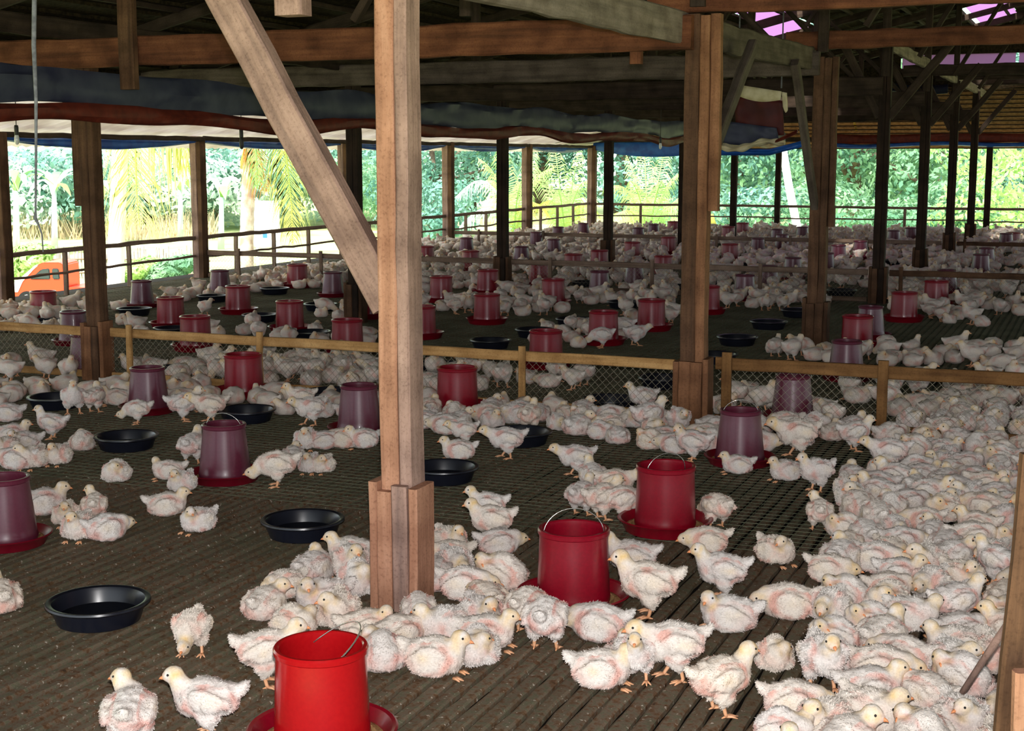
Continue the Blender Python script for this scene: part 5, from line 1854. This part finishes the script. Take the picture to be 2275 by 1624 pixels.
# young palms without a tall trunk beyond the corner
def young_palm(px, yb, Y, fronds, mat, label, leaf=.75):
    b = aty(px, yb, Y)
    t = thing('young_palm', label, 'palm', (b.x, b.y, ground_z(Y)), 0)
    mb = MB()
    mb.tube([Vector((b.x, b.y, ground_z(Y) - .1)), b], [.22, .14], 10)
    link('trunk', mb.mesh('trunk', M['trunk_brown'], True), t, Matrix())
    for k, (ex, ey, rise, dy, mt) in enumerate(fronds):
        e = aty(ex, ey, Y + dy)
        link('frond', frond_mesh('frond', arch(b, e, rise, 9, 0), leaf * 1.0, 46, L[mt or mat], 1.0, .034, .2, k + int(px), .03), t, Matrix())
    return t
young_palm(1140, 540, 46, [(1010, 440, 1.3, -1, 'pale'), (1060, 350, .8, .5, None), (1110, 310, .4, 0, None), (1190, 320, .5, 1, None), (1235, 370, .8, -.5, None), (1020, 505, .9, -1, 'pale'), (1080, 400, .8, 1.5, 'lime'), (1160, 400, .5, -2, 'lime'), (1215, 480, .9, -1.5, 'yellow')], 'palm', 'young palm behind the side railing with a pale arching frond')
young_palm(1255, 540, 48, [(1180, 360, .6, 1, None), (1230, 310, .3, 0, None), (1290, 320, .4, .5, None), (1315, 400, .8, -1, 'lime'), (1330, 480, .9, -1, 'yellow'), (1200, 460, .8, -1, 'yellow'), (1270, 400, .5, 2, 'lime'), (1240, 420, .4, -2, None)], 'lime', 'young palm just left of the corner post')
young_palm(1440, 560, 45, [(1340, 420, 1.0, -1, None), (1390, 340, .5, .5, None), (1430, 310, .3, 0, None), (1480, 320, .4, 1, None), (1520, 380, .8, -.5, None), (1350, 500, .9, -1.5, 'palm'), (1530, 480, .9, -1, 'lime'), (1400, 400, .6, -2, 'palm'), (1470, 400, .5, -2, 'lime'), (1600, 440, 1.0, 1, None)], 'lime', 'lime green young palm behind the far railing')
# banana plants on the left
def banana(px, yb, Y, h, label, seed):
    b = aty(px, yb, Y)
    b.z = ground_z(Y)
    r = random.Random(seed)
    t = thing('banana_plant', label, 'banana plant', b, 0, 'banana plants')
    mb = MB()
    mb.tube([b, b + Vector((.1, 0, h * .55))], [.16, .1], 10)
    link('stem', mb.mesh('stem', L['pale'], True), t, Matrix())
    top = b + Vector((.1, 0, h * .52))
    for k in range(8):
        a = r.uniform(0, 6.28)
        l = h * r.uniform(.3, .45)
        e = top + Vector((math.cos(a) * l * .8, math.sin(a) * l * .8, l * r.uniform(.1, .7)))
        pts = arch(top, e, l * .3, 8, l * .2)
        mb = MB()
        for q in range(8):
            f0, f1 = q / 8, (q + 1) / 8
            w0, w1 = .2 * math.sin(math.pi * (f0 * .92 + .06)), 0.2 * math.sin(math.pi * (f1 * .92 + .06))
            s = (pts[q + 1] - pts[q]).cross(Vector((0, 0, 1))).normalized()
            up = Vector((0, 0, .12))
            mb.add([pts[q] - s * w0 - up * w0, pts[q], pts[q] + s * w0 - up * w0, pts[q + 1] + s * w1 - up * w1, pts[q + 1], pts[q + 1] - s * w1 - up * w1], [(0, 1, 4, 5), (1, 2, 3, 4)])
        link('leaf', mb.mesh('leaf', L[r.choice(['mid', 'pale', 'lime'])], True), t, Matrix())
for k, (px, Y, h, lb) in enumerate([(35, 62, 5.2, 'banana plant nearest the left picture edge'), (120, 66, 5.0, 'banana plant between the rope and the left post'), (215, 70, 4.6, 'banana plant just right of the left post'), (400, 72, 4.6, 'banana plant left of the grey eave post'), (490, 66, 4.4, 'banana plant right of the grey eave post')]):
    banana(px, 520, Y, h, lb, k)
def dry_tuft():
    r = random.Random(9)
    mb = MB()
    for k in range(1500):
        px = r.uniform(-20, 480)
        Y = r.uniform(72, 80)
        p = aty(px, 520, Y)
        p.z = ground_z(Y)
        h = r.uniform(.5, 1.7)
        d = Vector((r.uniform(-.5, .5), r.uniform(-.3, .3), 1)).normalized()
        w = Vector((.035, 0, 0))
        mb.add([p - w, p + w, p + d * h], [(0, 1, 2)])
    o = link('dry_grass', mb.mesh('dry_grass', L['dry']))
    tag(o, 'dry straw-coloured grass along the foot of the banana plants', 'grass', None, 'stuff')
dry_tuft()
# bamboo fence behind the truck
def bamboo_fence():
    a, b = aty(-60, 640, 52), aty(470, 640, 52)
    z0, z1 = -3.0, -1.75
    t = thing('bamboo_fence', 'bleached bamboo fence standing behind the red truck', 'fence', ((a.x + b.x) / 2, 52, z0), 0)
    r = random.Random(4)
    mb = MB()
    x = a.x
    while x < b.x:
        h = z1 + r.uniform(-.2, .2)
        mb.tube([(x, 52 + r.uniform(-.03, .03), z0), (x + r.uniform(-.06, .06), 52, h)], .028, 5)
        x += r.uniform(.06, .13)
    link('bamboo_pickets', mb.mesh('bamboo_pickets', M['bamboo']), t, Matrix())
    for z in (-2.1, -2.6):
        mb = MB()
        mb.tube([(a.x, 51.93, z), ((a.x + b.x) / 2, 51.93, z + .05), (b.x, 51.93, z - .02)], .03, 6)
        link('cross_rail', mb.mesh('cross_rail', M['rail_wood']), t, Matrix())
bamboo_fence()
# white board by the second palm
b = aty(596, 520, 40)
t = thing('white_board', 'white board standing on posts behind the ringed coconut trunk', 'board', (b.x, 40, -2.6), 0)
mb = MB()
p0, p1 = aty(566, 548, 40), aty(620, 446, 40)
mb.box(((p0.x + p1.x) / 2, 40, (p0.z + p1.z) / 2), (p1.x - p0.x, .06, p1.z - p0.z))
link('panel', mb.mesh('panel', M['board_white']), t, Matrix())
mb = MB()
mb.box((aty(589, 520, 40).x, 39.96, aty(589, 523, 40).z), (.12, .01, .13))
link('blue_mark', mb.mesh('blue_mark', M['sign_blue']), t, Matrix())
for x in (572, 614):
    mb = MB()
    p = aty(x, 548, 40)
    mb.tube([(p.x, 40, -2.75), (p.x, 40, p.z)], .04, 8)
    link('leg', mb.mesh('leg', M['board_white']), t, Matrix())
# leaning white pole and pale far trunk
mb = MB()
mb.tube([aty(1733, 290, 46), aty(1752, 410, 46), aty(1782, 560, 46), aty(1792, 620, 46)], [.12, .13, .14, .15], 12)
tag(link('white_pole', mb.mesh('white_pole', M['board_white'], True)), 'white pole leaning outside the far railing beside the grey-braced post', 'pole')
mb = MB()
mb.tube([aty(950, 250, 80), aty(952, 340, 80), aty(955, 420, 80), aty(956, 520, 80)], [.3, .32, .34, .36], 12)
tag(link('bare_trunk', mb.mesh('bare_trunk', M['trunk_white'], True)), 'pale bare trunk high between the front post and the first eave post', 'tree trunk')
# yellow container seen beside the clad post
p = aty(1578, 492, 33.2)
mb = MB()
q0, q1 = aty(1569, 478, 36), aty(1590, 503, 36)
mb.tube([q0, q0.lerp(q1, .3) + Vector((.03, 0, .05)), q0.lerp(q1, .6), q1], [.05, .10, .09, .05], 10)
tag(link('yellow_leaf', mb.mesh('yellow_leaf', L['yellow'], True)), 'yellow drooping leaf just right of the clad post, above the far railing', 'leaf')
# the red truck
def truck():
    Yt = 43.0
    g = aty(60, 680, Yt)
    S = FPX / Yt
    x0 = aty(27, 680, Yt).x
    z0 = ground_z(Yt)
    zt = aty(130, 578, Yt).z
    hh = zt - z0
    t = thing('pickup_truck', 'orange-red pickup truck with pale hood parked outside the left railing', 'truck', (x0 + 1.8, Yt, z0), 0)
    X = lambda px: aty(px, 640, Yt).x
    Zp = lambda py: aty(100, py, Yt).z
    wd = 1.5
    def prism(name, poly, mat, y0, y1, smooth=False):
        mb = MB()
        vs = [(X(a), y0, Zp(b)) for a, b in poly] + [(X(a), y1, Zp(b)) for a, b in poly]
        n = len(poly)
        mb.add(vs, [tuple(range(n)), tuple(range(2 * n - 1, n - 1, -1))] + [(k, n + k, n + (k + 1) % n, (k + 1) % n) for k in range(n)])
        me = mb.mesh(name, mat)
        bm = bmesh.new(); bm.from_mesh(me)
        bmesh.ops.recalc_face_normals(bm, faces=bm.faces)
        bmesh.ops.bevel(bm, geom=[e for e in bm.edges], offset=.03, segments=2, affect='EDGES', clamp_overlap=True)
        bm.to_mesh(me); bm.free()
        return link(name, me, t, Matrix())
    ya, yb = Yt - wd / 2, Yt + wd / 2
    prism('cab', [(30, 655), (34, 640), (60, 624), (104, 584), (116, 579), (152, 579), (160, 584), (163, 655)], M['truck_red'], ya, yb)
    prism('hood', [(33, 646), (38, 633), (64, 614), (100, 584), (106, 586), (72, 622), (60, 646)], M['truck_white'], ya - .02, yb + .02)
    prism('side_window', [(86, 616), (112, 594), (130, 592), (131, 616)], M['car_glass'], ya - .03, ya + .02)
    prism('side_window', [(136, 616), (135, 592), (150, 592), (152, 616)], M['car_glass'], ya - .03, ya + .02)
    prism('bumper', [(24, 676), (24, 660), (60, 658), (60, 676)], M['truck_teal'], ya - .04, yb + .04)
    prism('headlamp', [(28, 656), (30, 648), (44, 646), (44, 656)], M['glass'], ya - .03, ya + .2)
    prism('turn_signal', [(36, 670), (36, 664), (46, 664), (46, 670)], M['lamp_amber'], ya - .06, ya + .1)
    prism('lower_body', [(40, 690), (40, 655), (163, 655), (163, 690)], M['truck_teal'], ya + .05, yb - .05)
    prism('cargo_bed', [(166, 655), (166, 634), (292, 634), (292, 655)], M['truck_red'], ya, yb)
    prism('chassis', [(163, 692), (163, 656), (290, 656), (290, 686)], M['truck_teal'], ya + .15, yb - .15)
    rw = .30
    for px in (78, 240):
        for yy in (ya + .08, yb - .08):
            w = bpy.data.objects
            mb = MB()
            mb.lathe([(.001, -.09), (rw * .6, -.09), (rw * .93, -.085), (rw, -.05), (rw, .05), (rw * .93, .085), (rw * .6, .09), (.001, .09)], 24)
            me = mb.mesh('wheel', M['tyre'])
            sharp(me, 40)
            o = link('wheel', me, t, Matrix.Translation(Vector((X(px), yy, z0 + rw))) @ Matrix.Rotation(math.pi / 2, 4, 'X'))
            mb = MB()
            mb.lathe([(.001, .10), (rw * .55, .10), (rw * .58, .085)], 20)
            mb.lathe([(.001, -.10), (rw * .55, -.10), (rw * .58, -.085)], 20)
            link('hub', mb.mesh('hub', M['glass'], True), o, WM[o.name].copy())
truck()
